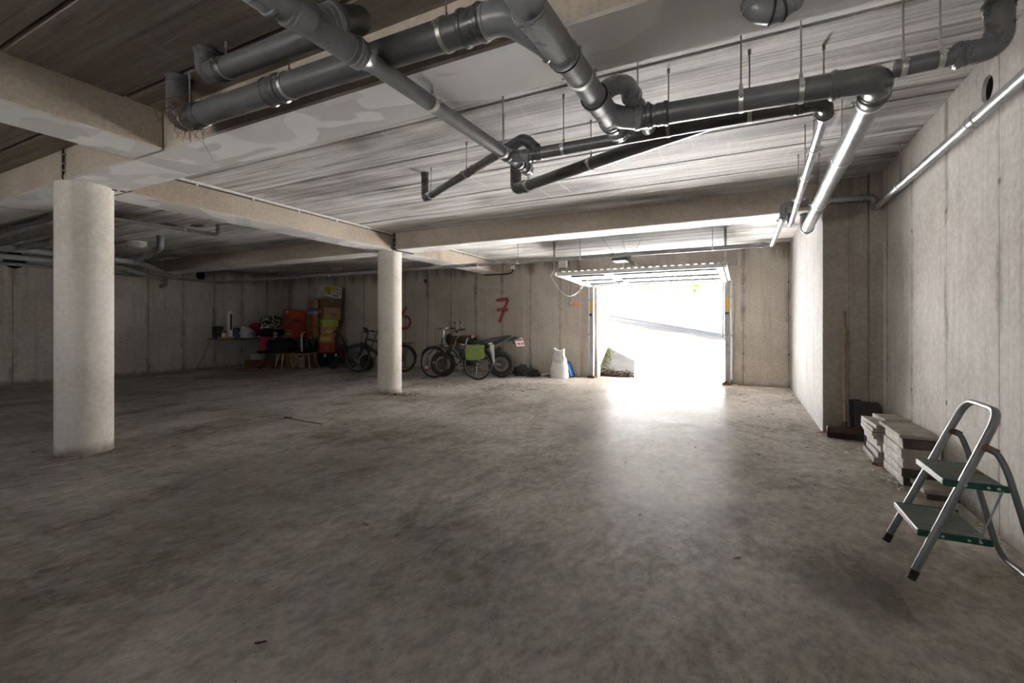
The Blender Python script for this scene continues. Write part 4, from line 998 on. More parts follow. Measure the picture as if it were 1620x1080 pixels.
def pavers():
    o_ = ['bottom', 'second from the bottom', 'third from the bottom', 'fourth from the bottom', 'fifth from the bottom', 'top']
    mats = [M['paver_d'], M['paver_d'], M['paver_l'], M['paver_l'], M['paver_d'], M['paver_l']]
    z = 0
    geo = [(1.122, 4.50, .22, .50), (1.12, 4.50, .22, .50), (1.119, 4.50, .222, .50), (1.118, 4.50, .222, .50), (1.124, 4.50, .214, .50), (1.116, 4.56, .235, .56)]
    hs = [.062, .062, .07, .07, .068, .028]
    for k in range(6):
        g = geo[k]; paver((g[0], g[1], z), (g[2], g[3], hs[k]), random.Random(k).uniform(-.02, .02), (mats[k], M['paver_w']),
              '%s concrete block, %s of the front pile by the right wall' % ('dark' if mats[k] is M['paver_d'] else 'pale', o_[k] if k else 'lowest'), 'front pile of concrete blocks', seed=k); z += hs[k] + .0005
    z = 0; rnd = random.Random(8); nm = ['lowest', 'second lowest', 'third lowest', 'fourth lowest', 'fifth', 'sixth', 'seventh', 'topmost']
    for k in range(8):
        h = .05 if k < 4 else .03
        paver((1.105 + rnd.uniform(-.03, .012) - (.02 if k in (5, 6) else 0), 5.06 + rnd.uniform(-.015, .015), z), (.23, .46, h), rnd.uniform(-.04, .04), (M['paver_l'], M['paver_w']),
              '%s whitish slab of the rear pile behind the front block pile' % nm[k] + (' counting up' if 4 <= k < 7 else ''), 'rear pile of whitish slabs', seed=20 + k); z += h + .0005
    paver((1.14, 5.12, z), (.18, .30, .032), .1, (M['paver_l'], M['paver_w']), 'loose small slab lying skewed on top of the rear pile', None, seed=40)
    paver((1.15, 4.10, 0), (.17, .24, .04), .05, (M['paver_d'], M['paver_d']), 'low dark slab on the floor behind the step stool, under a pale one', None, seed=41)
    paver((1.14, 4.10, .0405), (.175, .25, .03), .02, (M['paver_l'], M['paver_l']), 'low pale slab on a dark one behind the step stool', None, seed=42)
    rnd = random.Random(4); b = MB()
    for k in range(110):
        u = rnd.random(); y = 4.0 + 1.35 * u; x = 1.0 - abs(rnd.gauss(0, .045)) if rnd.random() < .85 else rnd.uniform(.8, 1.0)
        s = rnd.uniform(.002, .008) if rnd.random() < .92 else rnd.uniform(.01, .022)
        b.blob((x, y, s * .4), (s, s * rnd.uniform(.7, 1.4), s * .6), .35, 2, k, 1)
    for k in range(130):
        y = rnd.uniform(2.4, 4.0); x = 1.235 - abs(rnd.gauss(0, .05)); s = rnd.uniform(.002, .008); b.blob((x, y, s * .4), (s, s * rnd.uniform(.7, 1.4), s * .6), .35, 2, k, 1)
    o = tag(b.build('rubble', M['paver_w'], sharp=20), 'whitish mortar crumbs and chips strewn along the foot of the right wall', 'rubble'); o['kind'] = 'stuff'
pavers()
# ------------------------------------------------------------------ broom, boards, bowl against the return wall
M['wood_dark'] = plain('dark_brown_wood', (.075, .038, .026), .65, var=.3, scale=7)
M['wood_handle'] = plain('brown_wooden_handle', (.30, .20, .135), .6, var=.2, scale=7)
def corner_things():
    t = thing('push_broom', 'push broom with a long brown handle and wide dark head against the return wall', 'broom', (.9, 5.74, 0))
    b = MB(); b.tube([(.905, 5.75, .10), (.915, 5.82, .7), (.925, 5.955, 1.31)], [.0165, .0165, .0155], 14); b.build('handle', M['wood_handle'], t)
    b = MB(); b.box((.752, 5.715, .055), (1.05, 5.785, .118), .008); b.build('head_block', M['wood_dark'], t)
    b = MB(); rnd = random.Random(2)
    for k in range(150):
        x = .76 + .282 * (k % 38) / 37; y = 5.722 + .018 * (k // 38); b.cyl((x, y, .058), (x + rnd.gauss(0, .004), y + rnd.gauss(-.003, .006), .001), .0035, 5)
    b.build('bristles', plain('brown_bristles', (.055, .026, .018), .9), t); b = MB(); b.cyl((.904, 5.748, .118), (.906, 5.757, .175), .022, 14); b.build('handle_socket', M['wood_dark'], t)
    def board(name, lab, x0, x1, yb, h, lean, mat, th=.012):
        b = MB(); pts = [(x0, 0), (x1, 0), (x1 - .005, h * .9), (x1 - .03, h), (x0 + .01, h), (x0, h - .01)]
        n = len(pts); vs = []
        for y in (0, th):
            for px_, pz in pts: vs.append((px_, yb + y + lean * pz, pz * math.cos(math.atan(lean))))
        fs = [tuple(range(n - 1, -1, -1)), tuple(range(n, 2 * n))] + [(i, (i + 1) % n, n + (i + 1) % n, n + i) for i in range(n)]
        b.add(vs, fs); return tag(b.build(name, mat, sharp=30), lab, 'board')
    board('board', 'dark brown board leaning in the wall corner beside the broom', .995, 1.225, 5.70, .40, .34, plain('dark_brown_board', (.048, .036, .032), .7, var=.3, scale=6))
    board('board', 'thin black board showing as a strip behind the brown board', .962, 1.09, 5.76, .41, .33, plain('black_board', (.022, .021, .023), .6, var=.3), .01)
    t = thing('bowl', 'low round grey bowl on the floor in front of the brown board', 'bowl', (1.105, 5.50, 0))
    b = MB(); b.lathe([(.0, .004), (.07, .0), (.082, .01), (.086, .085), (.082, .087), (.078, .02), (0, .014)], (1.105, 5.50, 0), 32); b.build('body', plain('grey_plastic', (.13, .13, .135), .6), t)
    b = MB(); b.ring((1.105, 5.50, .084), (0, 0, 1), .085, .004, 32, 6); b.build('rim', plain('grey_plastic_rim', (.16, .16, .165), .6), t)
corner_things()
# ------------------------------------------------------------------ fallen leaves and bits on the floor
def floor_bits():
    ms = [plain('dry_leaf_brown', (.17, .09, .045), .85, var=.4, scale=40), plain('dry_leaf_dark', (.065, .045, .032), .85, var=.4, scale=40), plain('dry_leaf_red', (.32, .10, .045), .8, var=.4, scale=40), plain('dry_leaf_tan', (.36, .26, .15), .85, var=.3, scale=40)]
    rnd = random.Random(21)
    def one(x, y, L, mat):
        b = MB(); n = 9; a0 = rnd.uniform(0, 6.28); vs = [(x, y, .006)]; cu = rnd.uniform(.1, .35)
        for k in range(n):
            a = 2 * PI * k / n; r = L * (.5 + .22 * math.cos(2 * a)) * rnd.uniform(.75, 1.2); dx, dy = r * math.cos(a), r * math.sin(a) * .75
            vs.append((x + dx * math.cos(a0) - dy * math.sin(a0), y + dx * math.sin(a0) + dy * math.cos(a0), .002 + max(0, cu * r * rnd.uniform(0, .8))))
        fs = [(0, k + 1, (k + 1) % n + 1) for k in range(n)]
        vs2 = [(p[0], p[1], p[2] + .0012) for p in vs]; b.add(vs, fs); b.add(vs2, fs)
        return b.build('dry_leaf', mat, sharp=60)
    lab = ['small dry leaf lying flat on the open concrete floor', 'small dry leaf on the open floor']
    spots = [(1184, 661), (1200, 659), (1222, 656), (1250, 664), (1268, 662), (1236, 645), (1258, 640), (1270, 632), (1032, 697), (1046, 746), (1012, 815), (1166, 884), (1278, 708), (1250, 700), (1180, 690), (1100, 708), (1215, 678),
             (1064, 622), (1170, 632), (1108, 626), (990, 732), (578, 830), (574, 645), (412, 1018), (610, 660), (690, 665), (945, 640), (1330, 745), (1290, 768), (1200, 720), (1295, 705)]
    for k, (x, y) in enumerate(spots):
        p = at(x, y); tag(one(p.x, p.y, rnd.uniform(.022, .042), ms[1] if k % 3 else ms[0]), 'small dry brown leaf lying by itself on the open concrete floor', 'leaf', 'single dry leaves on the open floor')
    p = at(1303, 684); tag(one(p.x - .03, p.y - .02, .1, ms[2]), 'reddish dry leaf at the foot of the white ledge wall corner', 'leaf')
    p = at(1393, 737); tag(one(p.x - .02, p.y, .07, ms[2]), 'reddish dry leaf on the floor beside the rear slab pile', 'leaf')
    b = MB(); 
    def litter(name, lab, n, f, big=.05, mats=None):
        b = MB()
        for k in range(n):
            x, y = f(); leaf(b, (x, y, .006), rnd.uniform(.5, 1.2) * big, rnd.uniform(.4, .8) * big, rnd, True)
        o = tag(b.build(name, mats or leaf_mat(name + '_mat', (.10, .055, .03), (.34, .21, .11)), recalc=False), lab, 'leaves'); o['kind'] = 'stuff'
    litter('leaf_litter', 'brown leaf litter drifted against the foot of the middle column', 130, lambda: (-5.32 + rnd.gauss(.12, .16), 6.05 + rnd.gauss(.0, .13)))
    litter('leaf_litter', 'scattered brown leaf litter on the floor in front of the parked bicycles', 330, lambda: (rnd.uniform(-8.6, -3.4), 7.9 + rnd.gauss(0, .55)), .055)
    litter('leaf_litter', 'a few curled leaves and crumbs at the foot of the near column', 26, lambda: (-5.38 + rnd.gauss(0, .2), 1.83 + rnd.gauss(0, .035)), .04)
    litter('leaf_litter', 'sandy leaf crumbs in the corner between the back wall and the ledge', 90, lambda: (.74 - abs(rnd.gauss(0, .12)), 9.96 - abs(rnd.gauss(0, .9))), .03)
    b = MB()
    for k in range(420):
        x = rnd.uniform(-2.6, 1.0); y = rnd.uniform(.9, 5.2); s = rnd.uniform(.0012, .0032); b.blob((x, y, s * .5), (s, s * 1.3, s * .7), .3, 2, k, 1)
    for k in range(200):
        x = rnd.uniform(-6.5, -1.5); y = rnd.uniform(1.2, 5.2); s = rnd.uniform(.0015, .004); b.blob((x, y, s * .5), (s, s * 1.3, s * .7), .3, 2, k, 1)
    o = tag(b.build('grit', plain('floor_grit', (.2, .16, .12), .9, var=.6, scale=60)), 'fine grit and crumbs sprinkled over the concrete floor', 'grit'); o['kind'] = 'stuff'
    t = thing('bent_rod', 'pale bent metal strip with a thin wire lying on the open floor between the columns', 'metal strip', (-5.2, 3.86, 0))
    b = MB(); sweep(b, [(-5.23, 3.86, .008), (-5.15, 3.885, .04), (-5.06, 3.91, .115)], (-.3, .95, 0), .02, .012); b.build('strip', plain('pale_metal_strip', (.5, .47, .42), .5, .4), t)
    b = MB(); b.tube([(-5.12, 3.90, .006), (-4.9, 3.86, .006), (-4.62, 3.84, .005), (-4.42, 3.82, .005)], .005, 6); b.obox((-5.12, 3.9, .008), (.1, .03, .014), (0, 0, .3), .003); b.build('wire', M['black'], t)
floor_bits()
# ------------------------------------------------------------------ stored things in the dark back corner
def px_on(px, X): return at(px, 535, 'x', X).y
CARD = lambda n, c: plain(n, c, .8, var=.12, scale=6)
M['card'] = CARD('brown_cardboard', (.30, .185, .10)); M['card_d'] = CARD('dark_cardboard', (.14, .085, .05)); M['card_r'] = CARD('red_cardboard', (.36, .055, .022)); M['card_o'] = CARD('orange_brown_cardboard', (.28, .12, .045))
M['card_g'] = CARD('yellow_green_cardboard', (.36, .44, .05)); M['card_w'] = CARD('white_cardboard', (.56, .53, .46)); M['card_y'] = CARD('yellow_print', (.55, .34, .04)); M['blue'] = plain('blue_tape', (.05, .07, .22), .5)
M['paper'] = plain('white_paper_label', (.62, .60, .56), .7); M['print_d'] = plain('dark_print', (.05, .045, .04), .7); M['print_g'] = plain('grey_print', (.26, .27, .26), .7); M['black_fab'] = plain('black_fabric', (.014, .013, .013), .9); M['wood_leg'] = plain('beech_wood', (.48, .29, .12), .5, var=.15, scale=14)
M['chrome'] = plain('chrome', (.7, .7, .7), .2, 1.)
def carton(name, label, corner, rz, Lf, Ls, h, mat, cat='box', group=None, flap=True, tape=True, tilt=0., prints=(), side_prints=()):
    """box whose nearest vertical edge stands at corner; Lf runs along the front face, Ls along the left face"""
    t = thing(name, label, cat, corner, 0, group); t.rotation_euler = (0, tilt, rz)
    # local: front face is x=0.. facing +x ; runs along +y ; side face runs along -x at y=0
    def part(b, nme, m, par=t): return b.build(nme, m, par, world=False)
    b = MB(); b.box((-Ls, 0, 0), (0, Lf, h), .006); part(b, 'body', mat)
    if flap:
        b = MB(); b.box((-Ls, -.002, h - .001), (0, Lf / 2 - .003, h + .005), .001); b.box((-Ls, Lf / 2 + .003, h - .001), (0, Lf + .002, h + .005), .001); o = part(b, 'lid_flaps', mat)
    if tape:
        b = MB(); b.box((-.0005, Lf / 2 - .025, h * .66), (.0016, Lf / 2 + .025, h)); part(b, 'tape', plain('packing_tape', (.34, .22, .12), .35))
    for (y0, y1, z0, z1, m, nm) in prints:
        b = MB(); b.box((-.001, Lf * y0, h * z0), (.0022, Lf * y1, h * z1)); part(b, nm, m)
    for (x0, x1, z0, z1, m, nm) in side_prints:
        b = MB(); b.box((-Ls * x0, -.0022, h * z0), (-Ls * x1, .001, h * z1)); part(b, nm, m)
    return t
def place(px, d, z):
    p = _C + ray(px, 516) * d; return V3(p.x, p.y, z)
def zz(y, d): return 1.15 - (y - 516) / 731. * d
RZ = math.radians(-16)
def boxes():
    d = 12.95; g = 'stacked moving boxes in the back corner'
    # black trunk under the tower
    t = thing('storage_trunk', 'long black trunk on small feet carrying the tall tower of boxes', 'trunk', (0, 0, 0)); c = place(505, d + .02, 0); t.location = c; t.rotation_euler = (0, 0, RZ)
    b = MB(); b.box((-.60, -.02, .05), (.03, .64, .375), .02, seg=2); b.build('body', M['black_fab'], t, world=False)
    b = MB(); b.box((-.61, -.03, .375), (.04, .65, .405), .01); b.build('lid', M['black_fab'], t, world=False)
    for q in ((-.02, .02), (-.02, .60), (-.56, .02), (-.56, .60)): b = MB(); b.cyl((q[0], q[1], 0), (q[0], q[1], .05), .02, 12); b.build('foot', M['zinc'], t, world=False)
    for y in (.12, .44): b = MB(); b.box((.03, y, .28), (.042, y + .06, .37), .003); b.build('latch', M['zinc'], t, world=False)
    z = .407
    P = lambda px, z: place(px, d, z)
    C_ = lambda *a, **k: carton(*a, **k)
    h = .265; C_('cardboard_box', 'red printed box lowest in the tall tower on the black trunk', P(504.5, z), RZ, .47, .55, h, M['card_r'], group=g, tape=False, prints=((.36, .62, .25, .75, M['card_o'], 'printed_emblem'),), side_prints=((.4, .55, .5, .62, M['card_d'], 'hand_hole'),)); z += h + .006
    h = .225; C_('cardboard_box', 'yellow printed brown box second from the bottom of the tall tower', P(504.5, z), RZ, .47, .53, h, M['card'], group=g, tape=False, prints=((.1, .75, .28, .78, M['card_y'], 'printed_band'), (.86, .95, .2, .8, M['card_o'], 'printed_mark')), side_prints=((.38, .6, .5, .68, M['print_d'], 'hand_hole'),)); z += h + .006
    h = .22; C_('cardboard_box', 'yellow striped brown box just under the yellow green one in the tower', P(507.5, z), RZ, .45, .56, h, M['card'], group=g, tape=False, prints=((.3, .8, .3, .62, M['card_y'], 'printed_band'), (.0, 1., .04, .14, M['card_o'], 'printed_stripe')), side_prints=((.38, .62, .6, .72, M['print_d'], 'hand_hole'),)); z += h + .006
    h = .205; t = C_('cardboard_box', 'bright yellow green box with a grey emblem in the middle of the tower', P(510, z), RZ, .47, .55, h, M['card_g'], group=g, tape=False, flap=False, prints=((.28, .30, .2, .7, M['print_d'], 'bracket_mark'), (.28, .42, .18, .24, M['print_d'], 'bracket_mark'), (.76, .78, .2, .7, M['print_d'], 'bracket_mark'), (.62, .78, .18, .24, M['print_d'], 'bracket_mark')), side_prints=((.3, .55, .62, .78, M['print_d'], 'hand_hole'), (.2, .24, .15, .5, M['print_d'], 'bracket_mark'), (.72, .76, .15, .5, M['print_d'], 'bracket_mark')))
    b = MB(); 
    for k in range(4):
        a = PI / 4 + k * PI / 2; b.prism([(.235 + .05 * math.cos(a) * 1.0 + .028 * math.cos(u), .125 + .034 * math.sin(a) + .022 * math.sin(u)) for u in [j * PI / 4 for j in range(8)]], -.0005, .0026, 'X')
    b.build('printed_emblem', M['print_g'], t, world=False); z += h + .006
    h = .33; C_('cardboard_box', 'large plain brown box with a pale paper label, above the yellow green one', P(512.5, z), RZ, .50, .58, h, M['card'], group=g, prints=((.38, .72, .36, .50, M['card_d'], 'printed_line'), (.40, .66, .26, .31, M['card_d'], 'printed_line')), side_prints=((.3, .78, .52, .86, M['paper'], 'paper_label'),)); z += h + .006
    zt = z
    h = .235; C_('cardboard_box', 'dark brown box near the top of the tower under a crumpled sheet', P(507, z + .0), RZ + .06, .66, .40, h, M['card_d'], group=g); z += h + .006
    # open white fruit box, tilted, and crumpled plastic sheet
    t = carton('fruit_box', 'white fruit box with yellow and green print lying tilted on top of the tower', place(513, d - .02, z + .075), RZ + .05, .52, .40, .32, M['card_w'], group=None, flap=False, tape=False, tilt=-.05, prints=((.02, .36, .30, .86, M['card_y'], 'printed_fruit'), (.20, .36, .22, .6, plain('leaf_green_print', (.07, .17, .07), .7), 'printed_leaf'), (.42, .60, .5, .95, M['card_y'], 'printed_fruit'), (.68, .76, .70, .84, M['print_d'], 'vent_hole'), (.86, .92, .66, .8, M['print_d'], 'vent_hole'), (.66, .73, .42, .52, M['print_d'], 'vent_hole'), (.86, .92, .40, .5, M['print_d'], 'vent_hole'), (.46, .82, .08, .3, M['print_g'], 'printed_text')))
    t.rotation_euler = (-.10, -.06, RZ + .05)
    b = MB(); rnd = random.Random(9); n, m = 22, 10; e1 = V3(-math.sin(RZ), math.cos(RZ), 0); e2 = V3(math.cos(RZ), math.sin(RZ), 0); o = place(490, d - .05, zt + .24); vs = []; fs = []
    from mathutils import noise as NZ
    for i in range(n + 1):
        for j in range(m + 1):
            u, v = i / n, j / m; p = o + e1 * (.86 * u) + e2 * (.06 - .34 * v) + V3(0, 0, .10 * (1 - u) * (1 - v * .3) - .06 * (1 - v) ** 2)
            p += NZ.noise_vector(p * 9) * .035 + V3(0, 0, .012 + abs(NZ.noise(p * 22)) * .04); vs.append(p)
    for i in range(n):
        for j in range(m): fs.append((i * (m + 1) + j, (i + 1) * (m + 1) + j, (i + 1) * (m + 1) + j + 1, i * (m + 1) + j + 1))
    b.add(vs, fs); tag(b.build('plastic_sheet', plain('crumpled_pale_plastic', (.36, .37, .36), .3, var=.3), sharp=70), 'crumpled pale plastic sheet spread under the fruit box on the tower', 'plastic sheet')
    # slender stack left of the tower: tall brown carton, grey and blue bands, small carton
    dl = d - .08
    e1_ = V3(-math.sin(RZ), math.cos(RZ), 0); T0 = place(504.5, d, 0) - e1_ * .165; dl = (T0 - _C).dot(_F); pl = pxz(T0)[0]
    h = zz(497, dl) - zz(532, dl) ; C_('cardboard_box', 'tall narrow brown carton standing left of the tower', place(pl, dl, zz(532, dl)), RZ, .145, .42, h, M['card_o'], group=g, tape=False, prints=((.1, .9, .38, .52, M['card_r'], 'printed_band'),)); z2 = zz(532, dl) + h + .006
    C_('cardboard_box', 'small grey and blue banded carton on the tall narrow one', place(pl, dl, z2), RZ, .15, .36, .17, plain('grey_carton', (.36, .35, .36), .7), group=g, tape=False, flap=False, prints=((0, 1, .48, 1., M['blue'], 'blue_band'),), side_prints=((0, 1, .48, 1., M['blue'], 'blue_band'),)); z2 += .171
    C_('cardboard_box', 'plain brown carton left of the dark one near the top', place(pl, dl, z2), RZ, .15, .34, .23, M['card'], group=g)
    zb = zz(532, dl); C_('cardboard_box', 'dark supporting carton half hidden behind the second black chair', place(pl, dl, 0), RZ, .145, .40, zb * .5, M['card_d'], group=g); C_('cardboard_box', 'carton with a white sheet of paper above the dark supporting one', place(pl, dl, zb * .5 + .007), RZ, .145, .40, zb * .5 - .016, M['card_d'], group=g, side_prints=((.15, .7, .45, .98, M['paper'], 'paper_label'),))
    # red stack further left
    d2 = 13.2; r2 = math.radians(-10); z = 0
    h = zz(547.5, d2); C_('cardboard_box', 'big brown carton under the white box, hidden behind the first black chair', place(463, d2 + .02, 0), r2, .42, .44, h - .006, M['card'], group=g); z = h
    h = zz(534, d2) - z - .006; C_('fruit_box', 'white fruit box with dark vent holes under the red boxes', place(460, d2 - .08, z), r2 + .55, .26, .36, h, M['card_w'], flap=False, tape=False, side_prints=((.62, .74, .55, .78, M['print_d'], 'vent_hole'), (.25, .37, .6, .82, M['print_d'], 'vent_hole'), (.4, .5, .22, .42, M['print_d'], 'vent_hole')), prints=((.1, .9, .1, .35, M['card_y'], 'printed_band'),)); z += h + .006
    h = .235; C_('cardboard_box', 'orange brown printed box at the bottom of the red stack', place(463, d2, z), r2, .44, .46, h, M['card_o'], group=g, tape=False, prints=((0, 1, .0, 1., M['card_r'], 'printed_front'),), side_prints=((.3, .7, .3, .6, M['card_y'], 'printed_mark'),)); z += h + .006
    h = .24; C_('cardboard_box', 'red box with a faint printed emblem in the middle of the red stack', place(458.5, d2 - .05, z), r2 + .12, .50, .40, h, M['card_r'], group=g, tape=False, prints=((.36, .64, .3, .72, M['card_o'], 'printed_emblem'),)); z += h + .012
    t = C_('cardboard_box', 'bright red box with a white sticker lying skewed on top of the red stack', place(458.5, d2 - .02, z + .05), r2 - .04, .46, .42, .29, plain('bright_red_cardboard', (.46, .07, .022), .7), group=g, tape=False, side_prints=((.35, .72, .5, .82, M['paper'], 'white_sticker'),)); t.rotation_euler = (-.13, .02, r2 - .04)
boxes()
def shell_chair(label, loc, rz, group):
    t = thing('shell_chair', label, 'chair', loc, rz, group)
    b = MB(); n, m = 18, 14; vs = []; fs = []      # moulded tub: seat pan that rises into back and arms
    for side in (0, 1):
        for i in range(n + 1):
            for j in range(m + 1):
                u = (i / n) * 2 - 1; v = j / m      # u across, v from front lip to back top
                w = .235 * (1 - .12 * max(0, v - .55) / .45)
                if v < .5: y = -.22 + .44 * (v / .5); z = .44 - .02 * math.sin(v / .5 * PI)
                else: k = (v - .5) / .5; y = .22 + .085 * k + .02 * math.sin(k * PI); z = .44 + .38 * k ** 1.25
                lift = (abs(u) ** 3) * (.10 * math.sin(min(1, v / .75) * PI / 2 * 1.2) if v < .6 else .03)
                yb = y - (.12 * abs(u) ** 2.4 * max(0, (v - .45) / .55))
                vs.append((u * w, yb - (0 if side == 0 else -.012 * max(0, (v - .5) * 2)), z + lift - (0 if side == 0 else .012)))
    K = (n + 1) * (m + 1)
    for s in (0, 1):
        for i in range(n):
            for j in range(m):
                a = s * K + i * (m + 1) + j; q = (a, a + m + 1, a + m + 2, a + 1); fs.append(q if s == 0 else q[::-1])
    rim = [i * (m + 1) for i in range(n + 1)] + [n * (m + 1) + j for j in range(1, m + 1)] + [i * (m + 1) + m for i in range(n - 1, -1, -1)] + [j for j in range(m - 1, 0, -1)]
    for k in range(len(rim)): a, e = rim[k], rim[(k + 1) % len(rim)]; fs.append((a, e, e + K, a + K))
    b.add(vs, fs); b.build('seat_shell', plain('black_moulded_shell', (.012, .012, .012), .45), t, world=False, sharp=60)
    b = MB(); b.box((-.19, -.18, .435), (.19, .17, .465), .013, seg=2); b.build('seat_pad', M['black_fab'], t, world=False)
    for sx in (-1, 1):
        for sy in (-1, 1):
            b = MB(); b.tube([(sx * .14, sy * .13, .425), (sx * .235, sy * .215, 0)], [.021, .013], 12); b.build('leg', M['wood_leg'], t, world=False)
    for s in (-1, 1): b = MB(); b.obox((0, s * .135, .40), (.30, .022, .03), bev=.004); b.build('cross_rail', M['wood_leg'], t, world=False)
    return t
def corner_stuff():
    c1 = place(454, 731 * 1.15 / (582.8 - 516), 0); c2 = place(484, 731 * 1.15 / (582.8 - 516), 0)
    shell_chair('black tub chair with splayed beech legs, left one, draped with a dark blanket', (c1.x, c1.y, 0), math.radians(75), None)
    shell_chair('black tub chair with splayed beech legs, right one, in front of the box tower', (c2.x, c2.y, 0), math.radians(20), None)
    b = MB(); b.blob((c1.x - .12, c1.y - .02, .62), (.36, .33, .20), .28, 2.2, 4, 4); b.blob((c1.x - .38, c1.y - .12, .62), (.2, .2, .17), .3, 2.2, 6, 3)
    tag(b.build('blanket', M['black_fab'], sharp=80), 'dark bundled blanket heaped on the left black tub chair', 'blanket')
    # white handled appliance on the right chair
    t = thing('vacuum_cleaner', 'small black hand vacuum with a white curved spine standing on the right chair', 'vacuum', (c2.x, c2.y, .467))
    b = MB(); b.blob((c2.x + .03, c2.y, .53), (.12, .11, .062), .05, 2, 2, 3, flatbottom=-.06); b.blob((c2.x + .04, c2.y + .02, .68), (.07, .08, .16), .05, 2, 3, 3); b.build('body', M['black'], t)
    b = MB(); b.tube(bend([(c2.x + .02, c2.y - .14, .478), (c2.x - .04, c2.y - .10, .56), (c2.x - .08, c2.y - .08, .76), (c2.x - .10, c2.y - .05, .94), (c2.x - .03, c2.y - .02, 1.0)], .1, 6), [.024] * 23 + [.018], 10); b.build('handle', M['white_pl'], t)
    b = MB(); b.cyl((c2.x - .05, c2.y - .06, .98), (c2.x + .0, c2.y - .01, 1.0), .032, 12); b.build('handle_cap', M['chrome'], t)
    c = place(477, 12.95, 0); t = thing('waste_bin', 'pale grey bin on the floor behind the right chair legs', 'bin', (c.x, c.y, 0)); b = MB(); b.lathe([(0, .005), (.075, .0), (.095, .26), (.1, .265), (.09, .262), (.07, .02), (0, .02)], (c.x, c.y, 0), 24); b.build('body', plain('grey_bin', (.35, .35, .36), .5), t); b = MB(); b.ring((c.x, c.y, .262), (0, 0, 1), .098, .006, 24, 6); b.build('rim', M['white_pl'], t)
    # ---- folding table along the left wall
    t = thing('folding_table', 'narrow wooden topped folding table on thin metal legs along the left wall', 'table', (-12.42, 8.15, 0))
    b = MB(); b.box((-12.82, 7.36, .80), (-12.02, 8.95, .832), .006); b.build('table_top', plain('varnished_board', (.22, .11, .05), .45, var=.25), t)
    b = MB(); b.box((-12.825, 7.355, .803), (-12.015, 7.362, .829)); b.box((-12.023, 7.36, .803), (-12.015, 8.95, .829)); b.build('edge_band', plain('dark_edge_band', (.10, .05, .03), .5), t)
    for y, s in ((7.47, 1), (8.82, -1)):
        for x in (-12.76, -12.07): b = MB(); b.cyl((x, y, 0), (x, y, .80), .012, 10); b.build('leg', M['steel'], t)
        b = MB(); b.cyl((-12.76, y, .42), (-12.07, y, .42), .009, 8); b.build('cross_bar', M['steel'], t)
        b = MB(); b.cyl((-12.07, y, .42), (-12.1, y + s * .62, .80), .008, 8); b.build('brace', M['steel'], t)
        b = MB(); b.cyl((-12.74, y, .42), (-12.72, y + s * .62, .80), .008, 8); b.build('brace', M['steel'], t)
    T = .832
    def ty(px, X): return px_on(px, X)
    X = -12.45; y = ty(345, X); t = thing('speaker', 'black box speaker at the left end of the folding table', 'speaker', (X, y, T)); b = MB(); b.box((X - .13, y - .09, T), (X + .11, y + .09, T + .32), .025, seg=3); b.build('cabinet', M['black'], t); b = MB(); b.box((X + .108, y - .075, T + .02), (X + .118, y + .075, T + .30), .008); b.cyl((X + .118, y, T + .1), (X + .122, y, T + .1), .055, 20); b.build('grille', plain('grey_grille', (.045, .055, .055), .6), t)
    b = MB(); b.tube(bend([(X - .1, y - .09, T + .02), (X - .2, y - .12, T - .1), (-12.82, y - .14, .4), (-12.86, 7.1, .05), (-12.7, 7.05, .01), (-12.55, 7.2, .01)], .12, 6), .006, 6); tag(b.build('power_cable', M['black']), 'black cable hanging from the left end of the folding table to the floor', 'cable')
    X = -12.13; y = ty(358, X); b = MB(); b.box((X - .11, y - .17, T), (X + .09, y + .17, T + .035), .006); b.box((X - .1, y - .16, T + .02), (X + .08, y + .16, T + .04)); tag(b.build('wooden_tray', plain('pale_wood_tray', (.40, .21, .08), .5)), 'small pale wooden tray on the left end of the folding table', 'tray')
    Z = T + .041; X = -12.16; y = ty(362, X) + .03; t = thing('tower_lamp', 'slim white tower with a long dark slot standing on the wooden tray', 'tower', (X, y, Z)); b = MB(); b.box((X - .05, y - .055, Z + .02), (X + .05, y + .055, Z + .68), .02, seg=2); b.build('housing', M['white_pl'], t); b = MB(); b.box((X + .046, y - .028, Z + .18), (X + .053, y + .028, Z + .60), .002); b.build('dark_slot', M['black'], t); b = MB(); b.lathe([(.08, Z), (.085, Z + .01), (.06, Z + .028)], (X, y, 0), 24); b.build('foot', M['white_pl'], t)
    X = -12.10; y = ty(354, X); t = thing('jar', 'copper lidded white jar in front of the white tower', 'jar', (X, y, Z)); b = MB(); b.lathe([(0, 0), (.05, 0), (.056, .03), (.05, .09), (.04, .1)], (X, y, Z), 20); b.build('body', M['white_pl'], t); b = MB(); b.lathe([(.042, .1), (.045, .11), (.04, .16), (.02, .18), (0, .182)], (X, y, Z), 20); b.build('lid', plain('copper', (.45, .18, .08), .35, .8), t)
    X = -12.4; y = ty(371.5, X); t = thing('blue_case', 'small dark blue case between the white tower and the white bag', 'case', (X, y, T)); b = MB(); b.box((X - .1, y - .1, T), (X + .1, y + .1, T + .27), .02, seg=2); b.build('body', plain('dark_blue_fabric', (.045, .075, .16), .7), t); b = MB(); b.box((X + .098, y - .085, T + .03), (X + .108, y - .02, T + .25), .004); b.build('flap', plain('pale_blue_fabric', (.12, .17, .27), .7), t)
